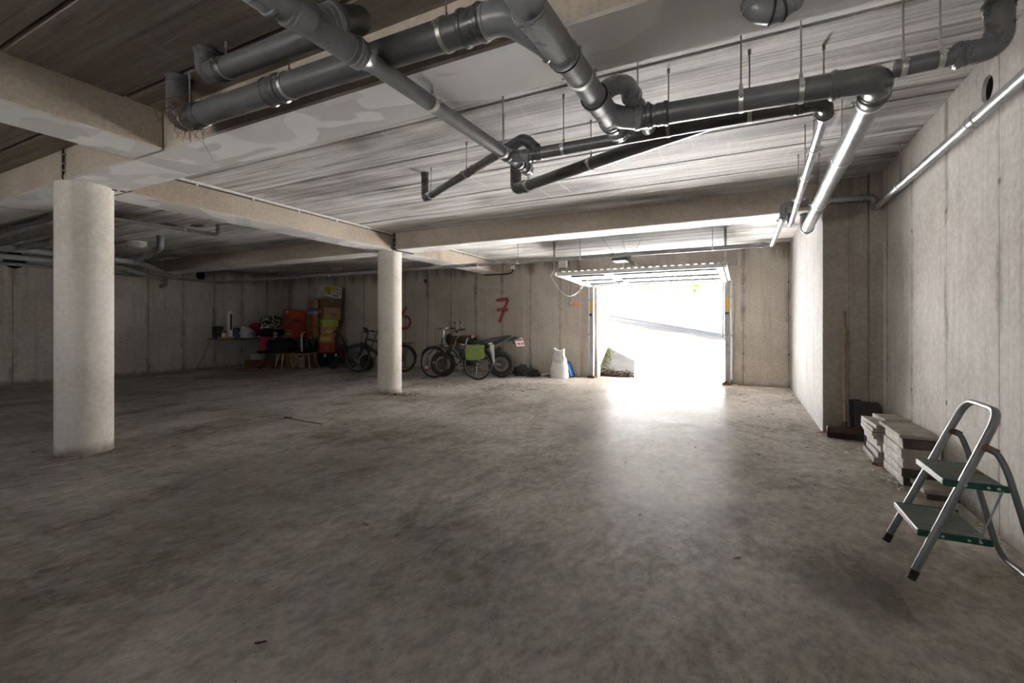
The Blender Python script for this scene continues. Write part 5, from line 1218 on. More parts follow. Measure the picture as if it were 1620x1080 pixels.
    X = -12.35; y = ty(388, X); t = thing('white_bag', 'crumpled white fabric bag in the middle of the folding table', 'bag', (X, y, T)); b = MB(); b.blob((X, y, T + .14), (.16, .21, .17), .28, 2.4, 5, 4, flatbottom=-.14, pinch=lambda p: V3(p.x * (1 - .25 * max(0, p.z / .17)), p.y * (1 - .35 * max(0, p.z / .17)) - .04 * max(0, p.z / .17), p.z)); b.build('sack', plain('white_cloth', (.52, .50, .50), .85, var=.2), t); b = MB(); b.tube(bend([(X + .12, y + .03, T + .28), (X + .17, y + .12, T + .2), (X + .16, y + .2, T + .04)], .08), .014, 8); b.build('strap', plain('grey_strap', (.3, .3, .31), .8), t)
    X = -12.07; y = ty(403, X); t = thing('torch', 'short blue and white torch lying on the front edge of the folding table', 'torch', (X, y, T)); b = MB(); b.cyl((X, y - .08, T + .026), (X, y + .08, T + .026), .024, 16); b.build('barrel', plain('blue_barrel', (.10, .13, .28), .4), t); b = MB(); b.cyl((X, y - .125, T + .028), (X, y - .08, T + .028), .028, 16); b.build('head', M['white_pl'], t); b = MB(); b.cyl((X, y + .08, T + .028), (X, y + .12, T + .028), .028, 16); b.build('tail_cap', M['white_pl'], t)
    X = -12.5; y = ty(405, X); b = MB(); b.blob((0, 0, 0), (.07, .23, .19), .12, 1.5, 7, 4, Matrix.Rotation(.35, 4, 'X') @ Matrix.Rotation(-.3, 4, 'Y')); 
    for k, v in enumerate(b.v): b.v[k] = v + V3(X, y, T + .24)
    tag(b.build('cushion', plain('dark_red_cushion', (.23, .028, .02), .85)), 'dark red cushion leaning behind the white bag on the folding table', 'cushion')
    mc, nt, bs = new_mat('cow_print_fabric'); q = NT(nt); nz = q.noise(q.map(q.pos(), (1, 1, 1.2)), 11, 2, .5, .9); q.link(q.mix(q.rng(nz, .49, .52), (.016, .014, .012), (.58, .53, .42)), bs.inputs['Base Color']); bs.inputs['Roughness'].default_value = .9
    X = -12.42; y = ty(428, X); b = MB(); b.blob((X, y, T + .38), (.25, .37, .26), .22, 1.6, 3, 4, flatbottom=-.2); tag(b.build('cow_print_cushion', mc, sharp=80), 'big black and white cow print cushion heaped on the right of the folding table', 'cushion')
    b = MB(); b.blob((X + .04, y - .02, T + .12), (.30, .40, .15), .22, 2.5, 8, 4, flatbottom=-.118); tag(b.build('dark_cloth', M['black_fab'], sharp=80), 'heap of dark cloth under the cow print cushion', 'cloth')
    X = -12.06; y = ty(435.5, X); t = thing('tin_can', 'pale blue and pink tin at the right front edge of the folding table', 'tin', (X, y, T)); b = MB(); b.lathe([(0, 0), (.05, 0), (.052, .01), (.052, .15), (.048, .16), (0, .16)], (X, y, T), 24); b.build('body', plain('pale_blue_tin', (.36, .38, .46), .4), t); b = MB(); b.lathe([(.0525, .05), (.0525, .10)], (X, y, T), 24, cap=False); b.build('pink_band', plain('pink_band', (.52, .10, .26), .5), t)
    # under the table
    X = -12.25; y = ty(408, X); t = carton('cardboard_box', 'brown carton under the folding table carrying the pale tub', (X + .18, y - .26, 0), 0, .54, .38, .21, M['card_o']); 
    b = MB(); b.lathe([(0, 0), (.20, 0), (.235, .14), (.25, .15), (.24, .145), (.19, .02), (0, .02)], (0, 0, 0), 32)
    for k, v in enumerate(b.v): b.v[k] = V3(v.x * .75, v.y, v.z) + V3(X, y, .217)
    t = thing('tub', 'pale oval plastic tub standing on the carton under the table', 'tub', (X, y, .217)); b.build('basin', plain('pale_grey_plastic', (.40, .42, .43), .45), t)
    b = MB(); vs = [V3(.75 * .247 * math.cos(a), .247 * math.sin(a), .15) + V3(X, y, .217) for a in [k * PI / 16 for k in range(32)]]; b.tube(vs, .008, 8, closed=True); b.build('rim', M['white_pl'], t)
    y = ty(376, -12.1); b = MB(); b.blob((-12.1, y, .022), (.05, .09, .022), .2, 2, 2, 2); tag(b.build('green_strap', plain('lime_green_strap', (.20, .34, .03), .6)), 'small lime green bundled strap on the floor under the folding table', 'strap')
    # ---- office chair with pink back
    c = place(421, 731 * 1.15 / (582.5 - 516), 0); t = thing('office_chair', 'swivel chair with a pink backrest and red star base in front of the table', 'chair', (c.x, c.y, 0), math.radians(60))
    b = MB(); n = 10; vs = []; fs = []
    for s in (0, 1):
        for i in range(n + 1):
            for j in range(7):
                u = i / n; w = (j / 6) * 2 - 1; vs.append((w * (.12 + .02 * math.sin(u * PI)), .24 + .05 * (1 - w * w) * -.6 + s * .035 + .05 * u, .46 + .40 * u))
    for s in (0, 1):
        for i in range(n):
            for j in range(6): a = s * 77 + i * 7 + j; fs.append((a, a + 1, a + 8, a + 7))
    rim = list(range(7)) + [i * 7 + 6 for i in range(1, n + 1)] + [n * 7 + j for j in range(5, -1, -1)] + [i * 7 for i in range(n - 1, 0, -1)]
    for k in range(len(rim)): a, e = rim[k], rim[(k + 1) % len(rim)]; fs.append((a, e, e + 77, a + 77))
    b.add(vs, fs); b.build('backrest', plain('pink_red_fabric', (.42, .035, .075), .8), t, world=False, sharp=50)
    b = MB(); b.box((-.21, -.22, .42), (.21, .21, .48), .03, seg=3); b.build('seat', M['black_fab'], t, world=False)
    b = MB(); b.box((-.19, -.2, .405), (.19, .19, .42), .005); b.tube(bend([(0, .1, .41), (0, .27, .42), (0, .30, .6)], .06), .016, 8); b.build('seat_frame', plain('red_enamel', (.36, .025, .03), .4), t, world=False)
    b = MB(); b.cyl((0, 0, .09), (0, 0, .41), .026, 16); b.build('gas_column', M['black'], t, world=False)
    for k in range(5):
        a = k * 2 * PI / 5 + .3; e = V3(math.cos(a), math.sin(a), 0); b = MB(); b.tube(bend([e * .03 + V3(0, 0, .115), e * .16 + V3(0, 0, .115), e * .27 + V3(0, 0, .065)], .08, 4), .017, 8); o = b.build('base_leg', plain('red_enamel_leg', (.36, .025, .03), .4), t, world=False)
        b = MB(); p = e * .27; b.cyl(p + V3(-e.y, e.x, 0) * .02 + V3(0, 0, .028), p - V3(-e.y, e.x, 0) * .02 + V3(0, 0, .028), .028, 14); b.build('caster', M['black'], o, world=False)
    # ---- stroller / golf-trolley like frame right of the tower
    c = place(541, 12.75, 0); t = thing('pushchair', 'folded black pushchair with red seat and tall curved handle, right of the box tower', 'pushchair', (c.x, c.y, 0), math.radians(45))
    for s in (-.2, .2):
        b = MB(); b.tube(bend([(.24, s, .10), (.10, s, .55), (-.02, s, .92), (-.14, s, 1.0)], .12, 6), .017, 10); b.tube(bend([(-.2, s, .12), (.02, s, .48), (.14, s, .80)], .1, 4), .014, 8); b.build('side_frame', plain('dark_green_tube', (.02, .028, .024), .4), t, world=False)
        for x in (-.22, .26):
            b = MB(); b.ring((x, s, .10), (0, 1, 0), .082, .018, 24, 8); b.cyl((x, s - .015, .10), (x, s + .015, .10), .03, 12); b.build('wheel', M['rubber'], t, world=False)
    b = MB(); b.tube(bend([(-.14, -.2, 1.0), (-.2, -.2, 1.0), (-.2, .2, 1.0), (-.14, .2, 1.0)], .06, 5), .02, 10); b.build('handle_bar', M['black'], t, world=False)
    b = MB(); b.blob((.04, 0, .42), (.14, .17, .26), .18, 2, 5, 3); b.build('seat_fabric', plain('dark_red_fabric', (.12, .018, .014), .85), t, world=False)
    b = MB(); b.blob((.0, 0, .20), (.2, .18, .09), .15, 2, 9, 3); b.build('basket', M['black_fab'], t, world=False)
corner_stuff()
# ------------------------------------------------------------------ bicycles and the motorbike
M['spoke'] = plain('dull_spokes', (.16, .155, .15), .5, .5)
M['disc'] = plain('dark_disc_steel', (.09, .09, .09), .45, .6)
def wheel(t, c, R, tw, spokes=28, name='wheel', tyre=None, rimmat=None, hub=.02, disc=None, axis=(0, 1, 0), spoke_r=.0016):
    c = Vector(c); b = MB(); b.ring(c, axis, R - tw, tw, 56, 10); o = b.build('wheel', tyre or M['rubber'], t, world=False)
    b = MB(); b.ring(c, axis, R - tw * 2.1, tw * .55, 56, 8, flat=(1, 1.3)); b.build('rim', rimmat or M['spoke'], o, world=False)
    b = MB(); b.cyl(c - V3(0, .035, 0), c + V3(0, .035, 0), hub, 14); b.cyl(c - V3(0, .055, 0), c + V3(0, .055, 0), .007, 8); b.build('hub', M['steel'], o, world=False)
    b = MB()
    for k in range(spokes):
        a = 2 * PI * k / spokes; s = .022 if k % 2 else -.022; a2 = a + (.28 if k % 4 < 2 else -.28)
        b.cyl(c + V3(math.cos(a2) * hub, s, math.sin(a2) * hub), c + V3(math.cos(a) * (R - tw * 2.2), s * .1, math.sin(a) * (R - tw * 2.2)), spoke_r, 4, cap=False)
    b.build('spokes', M['spoke'], o, world=False)
    if disc:
        b = MB(); b.cyl(c + V3(0, .04, 0), c + V3(0, .043, 0), disc, 28); b.build('brake_disc', M['disc'], o, world=False)
    return o
def fender(t, c, R, w, a0, a1, mat, nme='mudguard'):
    b = MB(); vs = []; fs = []; n = 26; m = 6; c = Vector(c)
    for s in (0, .004):
        for i in range(n + 1):
            a = a0 + (a1 - a0) * i / n
            for j in range(m + 1):
                u = j / m * 2 - 1; r = R + s - .014 * u * u; vs.append(c + V3(math.cos(a) * r, u * w, math.sin(a) * r))
    K = (n + 1) * (m + 1)
    for s in (0, 1):
        for i in range(n):
            for j in range(m): a = s * K + i * (m + 1) + j; fs.append((a, a + 1, a + m + 2, a + m + 1))
    b.add(vs, fs); b.build(nme, mat, t, world=False, sharp=60)
def bike(name, label, pr, pf, R, tw, frame_mat, kind, steer=0., lean=0.):
    """local frame: x forward, z up, rear hub over the origin; pr, pf = wheel contact points"""
    pr, pf = V3(*pr), V3(*pf); d = pf - pr; wb = d.length
    t = thing(name, label, 'bicycle', (pr.x, pr.y, 0), math.atan2(d.y, d.x)); t.rotation_euler = (lean, 0, math.atan2(d.y, d.x))
    def B(b, n, m, par=t, **k): return b.build(n, m, par, world=False, **k)
    e = kind == 'e'; rr = .021 if e else .015
    hr, hf = V3(0, 0, R), V3(wb, 0, R)
    bb = V3(.45, 0, .285); st = V3(.29, 0, .76); sd = V3(.245, 0, .92 if e else .90); ht = V3(wb - .235, 0, .86 if e else .90); hb = V3(wb - .185, 0, .70 if e else .66)
    wheel(t, hr, R, tw, 32, disc=.08 if e else None); wheel(t, hf, R, tw, 32, disc=.09 if e else None)
    b = MB()
    if e:
        b.tube([hb + V3(-.01, 0, -.01), bb + V3(.02, 0, .05)], [.037, .05], 16); b.tube([ht + V3(-.005, 0, -.03), st + V3(.02, 0, -.06)], rr, 14); b.tube([bb, st], .02, 14)
    else:
        b.tube(bend([hb, V3(wb - .42, 0, .42), bb], .2, 8), .018, 14); b.tube(bend([hb + V3(-.01, 0, .1), V3(wb - .40, 0, .54), V3(.40, 0, .44)], .2, 8), .013, 12); b.tube([bb, st], .016, 14)
    b.tube([ht, hb], .024 if e else .02, 14)
    for s in (-1, 1): b.tube(bend([bb + V3(0, s * .02, 0), V3(.3, s * .055, .29), hr + V3(0, s * .055, 0)], .1, 4), .011, 10); b.tube(bend([st + V3(0, s * .015, -.05), V3(.2, s * .05, .63), hr + V3(0, s * .055, 0)], .1, 4), .009, 10)
    B(b, 'frame', frame_mat)
    b = MB(); b.cyl(st, sd, .014, 12); B(b, 'seat_post', M['steel'])
    b = MB(); vs = [(-.14, .075), (-.12, .08), (-.04, .065), (.06, .03), (.13, .018), (.14, 0)]; prof = [(x, y) for x, y in vs] + [(x, -y) for x, y in reversed(vs[:-1])]
    bm = bmesh.new(); top = [bm.verts.new((x + sd.x, y, sd.z + .045 + .012 * (x < -.05))) for x, y in prof]; bot = [bm.verts.new((x * .92 + sd.x, y * .7, sd.z)) for x, y in prof]
    bm.faces.new(top); bm.faces.new(bot[::-1]); n = len(prof)
    for i in range(n): bm.faces.new((top[i], top[(i + 1) % n], bot[(i + 1) % n], bot[i]))
    b.bm(bm); B(b, 'saddle', M['black'] if e else plain('brown_leather', (.13, .05, .03), .5), sharp=50)
    fk = MB()
    for s in (-1, 1): fk.tube(bend([hb + V3(.008, s * .03, .01), hb + V3(.05, s * .062, -.06), hf + V3(0, s * .062, 0)], .06, 5), [.02] * 8 + [.014 if e else .01] if False else (.019 if e else .011), 12)
    fk.box((hb.x - .03, -.065, hb.z - .02), (hb.x + .035, .065, hb.z + .02), .01); B(fk, 'fork', M['black'] if e else frame_mat)
    b = MB(); top_ = ht + V3(-.03, 0, .12 if e else .16); b.tube(bend([ht, top_, top_ + V3(.05, 0, .01)], .03, 4), .016, 12); B(b, 'stem', M['black'] if e else M['steel'])
    hx = top_ + V3(.05, 0, .01); b = MB(); w = .34 if e else .29; bk = .10 if e else .17
    b.tube(bend([hx + V3(-bk, -w, .03), hx + V3(-bk * .3, -w * .65, .05), hx, hx + V3(-bk * .3, w * .65, .05), hx + V3(-bk, w, .03)], .09, 5), .012, 12); o = B(b, 'handlebar', M['black'] if e else M['chrome'])
    for s in (-1, 1):
        b = MB(); g0 = hx + V3(-bk, s * w, .03); g1 = hx + V3(-bk * .45, s * w * .74, .046); b.cyl(g0, g1, .017, 12); B(b, 'grip', M['black'], o)
        b = MB(); b.tube([g1 + V3(.02, 0, -.005), g1 + V3(.03, s * .05, -.03), g1 + V3(-.02, s * .12, -.04)], .006, 8); B(b, 'brake_lever', M['black'], o)
    b = MB(); b.tube(bend([hx + V3(.0, .1, .03), hx + V3(.11, .09, .05), hb + V3(.08, .06, .05), hb + V3(.04, .05, -.1)], .08, 5), .004, 6); b.tube(bend([hx + V3(.0, -.1, .03), hx + V3(.13, -.07, .02), hb + V3(.09, -.05, .02), hb + V3(0, -.04, -.05)], .08, 5), .004, 6); B(b, 'brake_cable', M['black'])
    b = MB(); b.ring(bb + V3(0, -.045, 0), (0, 1, 0), .085, .006, 32, 6); b.cyl(bb + V3(0, -.06, 0), bb + V3(0, .06, 0), .024, 14); b.cyl(bb + V3(0, -.048, 0), bb + V3(0, -.043, 0), .07, 24); B(b, 'chainwheel', M['steel'] if not e else M['black'])
    for s, a in ((-1, -.7), (1, -.7 + PI)):
        dd = V3(math.cos(a), 0, math.sin(a)) * .17; b = MB(); b.tube([bb + V3(0, s * .065, 0), bb + V3(0, s * .075, 0) + dd], .010, 10); o = B(b, 'crank', M['steel'])
        b = MB(); b.box(bb + dd + V3(-.045, s * .08, -.012), bb + dd + V3(.045, s * .17, .012), .005); B(b, 'pedal', M['black'], o)
    b = MB(); 
    for z in (1, -1): b.tube([bb + V3(0, -.045, z * .085), hr + V3(0, -.045, z * .035)], .005, 6)
    b.ring(hr + V3(0, -.045, 0), (0, 1, 0), .036, .008, 20, 6); B(b, 'chain', M['black'])
    fm = M['black']
    fender(t, hr, R + .022, .03, .35 if not e else .5, PI * .98, fm); fender(t, hf, R + .022, .03, .45, PI * .86, fm)
    b = MB(); rz = R + .39 if e else R + .40
    for s in (-1, 1): b.tube(bend([(-.30, s * .05, rz), (.12, s * .05, rz), (.2, s * .03, rz + .02)], .03), .006, 8); b.tube([(-.02, s * .06, R), (-.20, s * .055, rz)], .005, 8); b.tube([(-.01, s * .06, R), (.02, s * .055, rz)], .005, 8)
    for x in (-.29, -.15, 0, .12): b.cyl((x, -.05, rz), (x, .05, rz), .005, 8)
    B(b, 'luggage_rack', fm)
    b = MB(); b.tube([bb + V3(-.05, .04, -.02), bb + V3(-.13, .15, -.285 + .01)], .008, 8); B(b, 'kickstand', M['steel'])
    if e:
        b = MB(); b.blob(bb + V3(.02, 0, .04), (.13, .075, .10), .05, 2, 3, 3); B(b, 'motor', M['black'])
        b = MB(); b.obox(hx + V3(.0, 0, .08), (.14, .26, .012), (0, -.8, 0), .005); b.obox(hx + V3(.03, 0, .03), (.05, .06, .05), (0, 0, 0), .01); B(b, 'display_holder', M['black'])
        b = MB(); b.cyl(hb + V3(.05, 0, .02), hb + V3(.11, 0, .02), .03, 14); B(b, 'headlight', M['black'])
    return t
def bikes():
    fm = plain('black_bike_paint', (.012, .013, .014), .35, coat=.3)
    p0, p1 = at(637, 588.6), at(566, 588.2)
    bike('bicycle', 'black electric bicycle parked behind the middle column, facing left', (p0.x, p0.y, 0), (p1.x, p1.y, 0), .345, .026, fm, 'e')
    p0, p1 = at(755.5, 601), at(686, 597.5)
    gm = plain('dark_olive_bike_paint', (.035, .03, .026), .35)
    t = bike('bicycle', 'old city bicycle with chrome handlebar and a lime green pannier on its rack', (p0.x, p0.y, 0), (p1.x, p1.y, 0), .345, .019, gm, 'c', lean=-.0)
    rz = math.atan2(p1.y - p0.y, p1.x - p0.x)
    # pannier and the dark rain cover hang on the bike but are things of their own
    g = thing('pannier', 'lime green pannier bag hanging on the side of the city bicycle rack', 'bag', (p0.x, p0.y, 0), rz)
    b = MB(); b.prism([(-.20, .74), (.20, .75), (.235, .70), (.215, .47), (.17, .43), (-.13, .45), (-.20, .50), (-.215, .70)], .075, .16, 'Y')
    bm = bmesh.new(); vv = [bm.verts.new(p) for p in b.v]; [bm.faces.new([vv[i] for i in f]) for f in b.f]; bmesh.ops.bevel(bm, geom=list(bm.edges), offset=.02, segments=2, affect='EDGES'); b = MB().bm(bm)
    b.build('bag_body', plain('lime_green_tarpaulin', (.25, .36, .10), .55, var=.1, bump=.2), g, world=False)
    b = MB(); b.box((-.21, .07, .69), (.21, .165, .755), .015); b.build('flap', plain('lime_green_flap', (.28, .40, .12), .55), g, world=False)
    for x in (-.12, .12): b = MB(); b.box((x - .012, .155, .5), (x + .012, .167, .72), .003); b.build('strap', plain('green_strap_band', (.22, .36, .07), .7), g, world=False)
    for x in (-.1, .1): b = MB(); b.box((x - .02, .05, .735), (x + .02, .08, .765), .004); b.build('hook', M['black'], g, world=False)
    g = thing('rain_cover', 'dark grey rain cover hung over the back of the city bicycle rack', 'cover', (p0.x, p0.y, 0), rz)
    b = MB(); vs = []; fs = []; n, m = 12, 10
    from mathutils import noise as NZ
    for i in range(n + 1):
        for j in range(m + 1):
            u, v = i / n, j / m; a = -1.25 + 2.5 * u; p = V3(-.28 - .09 * math.cos(a) * (1 - .3 * v) - .05 * v, .14 * math.sin(a) * (1 - .35 * v), .76 - .42 * v * (1 - .45 * abs(u - .5) * 2)); p += NZ.noise_vector(p * 12) * .018; vs.append(p)
    for i in range(n):
        for j in range(m): a = i * (m + 1) + j; fs.append((a, a + 1, a + m + 2, a + m + 1))
    k = len(vs); vs += [v * .985 + V3(-.004, 0, .01) for v in vs]; fs += [tuple(q + k for q in f[::-1]) for f in fs]
    b.add(vs, fs); b.build('cloth', plain('dark_grey_nylon', (.03, .03, .035), .6, var=.25), g, world=False, sharp=70)
    b = MB(); b.obox((-.30, 0, .785), (.05, .17, .03), (0, .2, 0), .01); b.build('reflective_band', plain('lime_reflective_band', (.5, .75, .12), .4), g, world=False); b = MB(); b.obox((-.335, 0, .80), (.02, .06, .04), (0, .2, 0), .008); b.build('tail_light', plain('orange_lens', (.55, .14, .03), .3), g, world=False)
    # ---- motorbike
    q0, q1 = at(793, 596.8), at(701, 595.5); q0 = q0 + V3(0, .0, 0); d = q1 - q0; wb = d.length; R = .30
    t = thing('motorcycle', 'dark supermoto motorcycle with purple and yellow flashes parked behind the city bicycle', 'motorcycle', (q0.x, q0.y, 0), math.atan2(d.y, d.x))
    def B(b, n, m, par=t, **k): return b.build(n, m, par, world=False, **k)
    ty = plain('dusty_tyre', (.035, .034, .033), .85, var=.3)
    blk = plain('black_satin', (.012, .012, .013), .4); pur = plain('purple_decal', (.19, .06, .21), .45); yel = plain('yellow_decal', (.55, .36, .02), .45)
    o = wheel(t, (0, 0, R), R, .050, 24, tyre=ty, rimmat=blk, hub=.04, disc=.11, spoke_r=.0025); wheel(t, (wb, 0, R * .97), R * .97, .045, 24, tyre=ty, rimmat=plain('dark_yellow_rim', (.06, .045, .012), .5), hub=.04, disc=.13, spoke_r=.0025)
    b = MB()
    for s in (-1, 1): b.tube([(0, s * .09, R), (.50, s * .07, .36)], [.028, .036], 10)
    B(b, 'swingarm', plain('cast_alloy', (.30, .28, .25), .45, .6))
    b = MB(); b.tube(bend([(.45, 0, .36), (.50, 0, .70), (wb - .38, 0, .86), (wb - .30, 0, .70), (wb - .48, 0, .36), (.55, 0, .26), (.45, 0, .36)], .08, 5), .024, 12); B(b, 'frame', blk)
    b = MB(); b.blob((.72, 0, .42), (.19, .13, .16), .18, 3, 3, 4); b.cyl((.82, 0, .48), (.93, 0, .66), .085, 16)
    for k in range(5): b.cyl(V3(.83, 0, .50) + V3(.017, 0, .028) * k, V3(.835, 0, .508) + V3(.017, 0, .028) * k, .11, 16)
    B(b, 'engine', plain('dark_engine_metal', (.07, .065, .06), .5, .5))
    b = MB(); b.blob((wb - .56, 0, .83), (.25, .13, .13), .08, 1.5, 6, 4); B(b, 'fuel_tank', blk)
    b = MB()
    for s in (-1, 1): b.prism([(wb - .70, .74), (wb - .35, .78), (wb - .30, .66), (wb - .40, .55), (wb - .56, .60)], s * .125, s * .145, 'Y')
    o2 = B(b, 'side_shroud', blk)
    for s in (-1, 1):
        b = MB(); b.prism([(wb - .80, .66), (wb - .48, .74), (wb - .40, .70), (wb - .56, .60), (wb - .76, .61)], s * .146, s * .149, 'Y'); B(b, 'purple_decal', pur, o2)
        b = MB(); b.prism([(wb - .64, .74), (wb - .44, .78), (wb - .44, .75), (wb - .60, .71)], s * .146, s * .149, 'Y'); B(b, 'yellow_decal', yel, o2)
    b = MB(); b.prism([(-.24, .93), (-.20, .955), (.15, .90), (.52, .82), (.86, .86), (.84, .80), (.50, .755), (.12, .80), (-.18, .88)], -.10, .10, 'Y'); B(b, 'seat', blk, sharp=30)
    b = MB()
    for s in (-1, 1): b.prism([(-.22, .90), (.10, .86), (.48, .76), (.46, .62), (.30, .66), (.0, .80)], s * .10, s * .118, 'Y'); 
    o2 = B(b, 'tail_panel', blk)
    for s in (-1, 1): b = MB(); b.prism([(.02, .90), (.36, .82), (.36, .78), (.04, .86)], s * .105, s * .121, 'Y'); B(b, 'purple_decal', plain('blue_violet_decal', (.10, .07, .28), .45), o2)
    b = MB(); b.prism([(-.20, .87), (-.30, .92), (-.46, .90), (-.30, .86), (-.12, .80)], -.05, .05, 'Y'); b.obox((-.30, 0, .80), (.04, .14, .09), (0, .4, 0), .01); o2 = B(b, 'rear_mudguard', blk)
    b = MB(); b.obox((-.42, .0, .80), (.008, .20, .20), (0, .5, -.95), .002); o3 = B(b, 'number_plate', plain('white_number_plate', (.60, .58, .60), .5), o2)
    b = MB(); 
    Mx = Matrix.Translation((-.42, 0, .80)) @ Euler((0, .5, -.95)).to_matrix().to_4x4()
    b.box((-.0062, -.085, .03), (-.0045, .085, .075), M=Mx); b.box((-.0062, -.085, -.07), (-.0045, -.02, -.02), M=Mx); b.box((-.0062, .0, -.07), (-.0045, .07, -.02), M=Mx); B(b, 'plate_print', plain('red_plate_print', (.35, .06, .07), .5), o2)
    fk = MB()
    for s in (-1, 1): fk.tube([(wb - .30, s * .09, .93), (wb - .15, s * .09, .60)], .026, 12); fk.tube([(wb - .16, s * .09, .62), (wb + .0, s * .09, R)], .031, 12)
    fk.box((wb - .31, -.11, .86), (wb - .22, .11, .89), .01); fk.box((wb - .25, -.11, .70), (wb - .17, .11, .73), .01); B(fk, 'fork', plain('dark_gold_fork', (.10, .075, .03), .4, .5))
    fender(t, (wb, 0, R * .97), R + .10, .065, .55, PI * .88, blk, 'front_mudguard')
    b = MB(); b.prism([(wb + .02, .74), (wb + .28, .66), (wb + .10, .72), (wb - .12, .74)], -.07, .07, 'Y'); b.blob((wb - .16, 0, .86), (.09, .12, .14), .1, 2, 8, 3); o2 = B(b, 'headlight_cowl', blk)
    b = MB(); b.obox((wb + .05, 0, .748), (.16, .145, .012), (0, .28, 0), .003); B(b, 'yellow_decal', yel, o2)
    b = MB(); hx = V3(wb - .33, 0, 1.0); b.tube(bend([hx + V3(-.10, -.40, .06), hx + V3(.0, -.18, .08), hx, hx + V3(.0, .18, .08), hx + V3(-.10, .40, .06)], .1, 5), .014, 10); o2 = B(b, 'handlebar', blk)
    for s in (-1, 1):
        b = MB(); b.cyl(hx + V3(-.10, s * .40, .06), hx + V3(-.06, s * .27, .069), .019, 12); B(b, 'grip', M['rubber'], o2)
        b = MB(); b.tube([hx + V3(-.04, s * .24, .075), hx + V3(.03, s * .3, .04), hx + V3(-.03, s * .40, .03)], .008, 8); B(b, 'lever', blk, o2)
        b = MB(); b.tube([hx + V3(-.03, s * .22, .08), hx + V3(-.02, s * .25, .2)], .006, 8); b.obox(hx + V3(-.03, s * .26, .24), (.02, .11, .07), (0, .2, 0), .01); B(b, 'mirror', blk, o2)
    b = MB(); b.tube(bend([(.88, -.10, .55), (.98, -.12, .40), (.80, -.14, .28), (.45, -.15, .36), (.10, -.15, .60)], .1, 5), [.022] * 19 + [.05, .055, .05][:0] if False else .026, 12); b.tube([(.34, -.155, .44), (.02, -.16, .66)], [.05, .055], 16); B(b, 'exhaust', plain('dull_exhaust', (.16, .15, .14), .45, .7))
    b = MB(); b.tube([(.55, .1, .30), (.50, .30, .01)], .011, 8); b.obox((.50, .31, .008), (.06, .05, .012)); B(b, 'side_stand', M['steel'])
    t.rotation_euler = (math.radians(-3), 0, math.atan2(d.y, d.x))
    # ---- small things by the bikes
    p = at(674.5, 590); t = thing('bottle', 'small red and white bottle on the floor behind the city bicycle front wheel', 'bottle', (p.x, p.y, 0)); b = MB(); b.lathe([(0, 0), (.045, 0), (.05, .02), (.05, .13), (.03, .17), (.018, .18), (.018, .2)], (p.x, p.y, 0), 20); b.build('body', M['white_pl'], t); b = MB(); b.lathe([(.0515, .03), (.0515, .11)], (p.x, p.y, 0), 20, cap=False); b.build('red_label', plain('red_label', (.4, .05, .05), .5), t); b = MB(); b.lathe([(.02, .195), (.02, .225), (0, .226)], (p.x, p.y, 0), 16); b.build('cap', M['black'], t)
    p = at(572, 586); t = thing('backpack', 'black backpack standing on the floor behind the electric bicycle front wheel', 'bag', (p.x - .12, p.y + .30, 0)); b = MB(); c = V3(p.x - .12, p.y + .30, .19); b.blob(c, (.20, .13, .21), .10, 2, 12, 4, flatbottom=-.188); b.build('sack', M['black_fab'], t); b = MB(); b.blob(c + V3(.04, -.11, -.05), (.12, .05, .1), .1, 2, 14, 3); b.build('front_pocket', plain('dark_grey_fabric', (.03, .03, .032), .85), t)
    b = MB(); b.obox((p.x - .02, p.y + .62, .62), (.085, .022, 1.22), (math.radians(-8), math.radians(9), 0), .004); tag(b.build('wooden_board', plain('pale_plank', (.42, .29, .16), .7, var=.2, scale=5)), 'pale wooden plank leaning behind the front of the electric bicycle', 'plank')
    b = MB(); b.tube([(p.x - .35, p.y + .42, .01), (p.x - .02, p.y + .86, 1.52)], .014, 10); tag(b.build('pole', plain('dark_pole', (.075, .045, .03), .6)), 'thin dark pole leaning on the back wall behind the electric bicycle', 'pole')
    p = at(834, 594); t = thing('tarpaulin', 'crumpled dark tarpaulin bundle on the floor right of the motorcycle', 'tarpaulin', (p.x, p.y, 0)); b = MB(); b.blob((p.x - .1, p.y, .09), (.26, .17, .15), .35, 2.6, 3, 4, flatbottom=-.088); b.blob((p.x + .14, p.y - .06, .06), (.20, .15, .095), .4, 2.8, 6, 4, flatbottom=-.058); b.build('folds', plain('dark_tarpaulin', (.028, .03, .036), .55, var=.4), t, sharp=70)
    b = MB(); b.obox((p.x + .05, p.y - .02, .215), (.08, .06, .014), (.5, .3, .4), .004); b.build('pale_tag', plain('grey_tag', (.3, .3, .3), .5), t)
    p = at(850, 594.5); b = MB(); vs = []; fs = []; n, m = 14, 8; rz = .45
    for s in (0, 1):
        for i in range(n + 1):
            for j in range(m + 1):
                u, v = i / n - .5, j / m - .5; x = u * .62; y = v * .34 * (1 - .25 * (u + .5)); z = .012 + .055 * max(0, u + .2) + .018 * math.sin(u * 9 + v * 4) ** 2 + (.012 if s else 0)
                vs.append(V3(p.x + x * math.cos(rz) - y * math.sin(rz), p.y + x * math.sin(rz) + y * math.cos(rz), max(.001, z - .012)))
    K = (n + 1) * (m + 1)
    for s in (0, 1):
        for i in range(n):
            for j in range(m): a = s * K + i * (m + 1) + j; q = (a, a + 1, a + m + 2, a + m + 1); fs.append(q)
    b.add(vs, fs); tag(b.build('foam_sheet', plain('offwhite_foam', (.56, .53, .49), .8), sharp=70), 'off white padded sheet lying on the floor left of the white sack', 'sheet')
    p = at(884, 598); t = thing('sack', 'white woven plastic sack standing open topped against the back wall', 'sack', (p.x, p.y + .04, 0))
    b = MB(); vs = []; fs = []; n, m = 28, 12; rnd = random.Random(3)
    from mathutils import noise as NZ
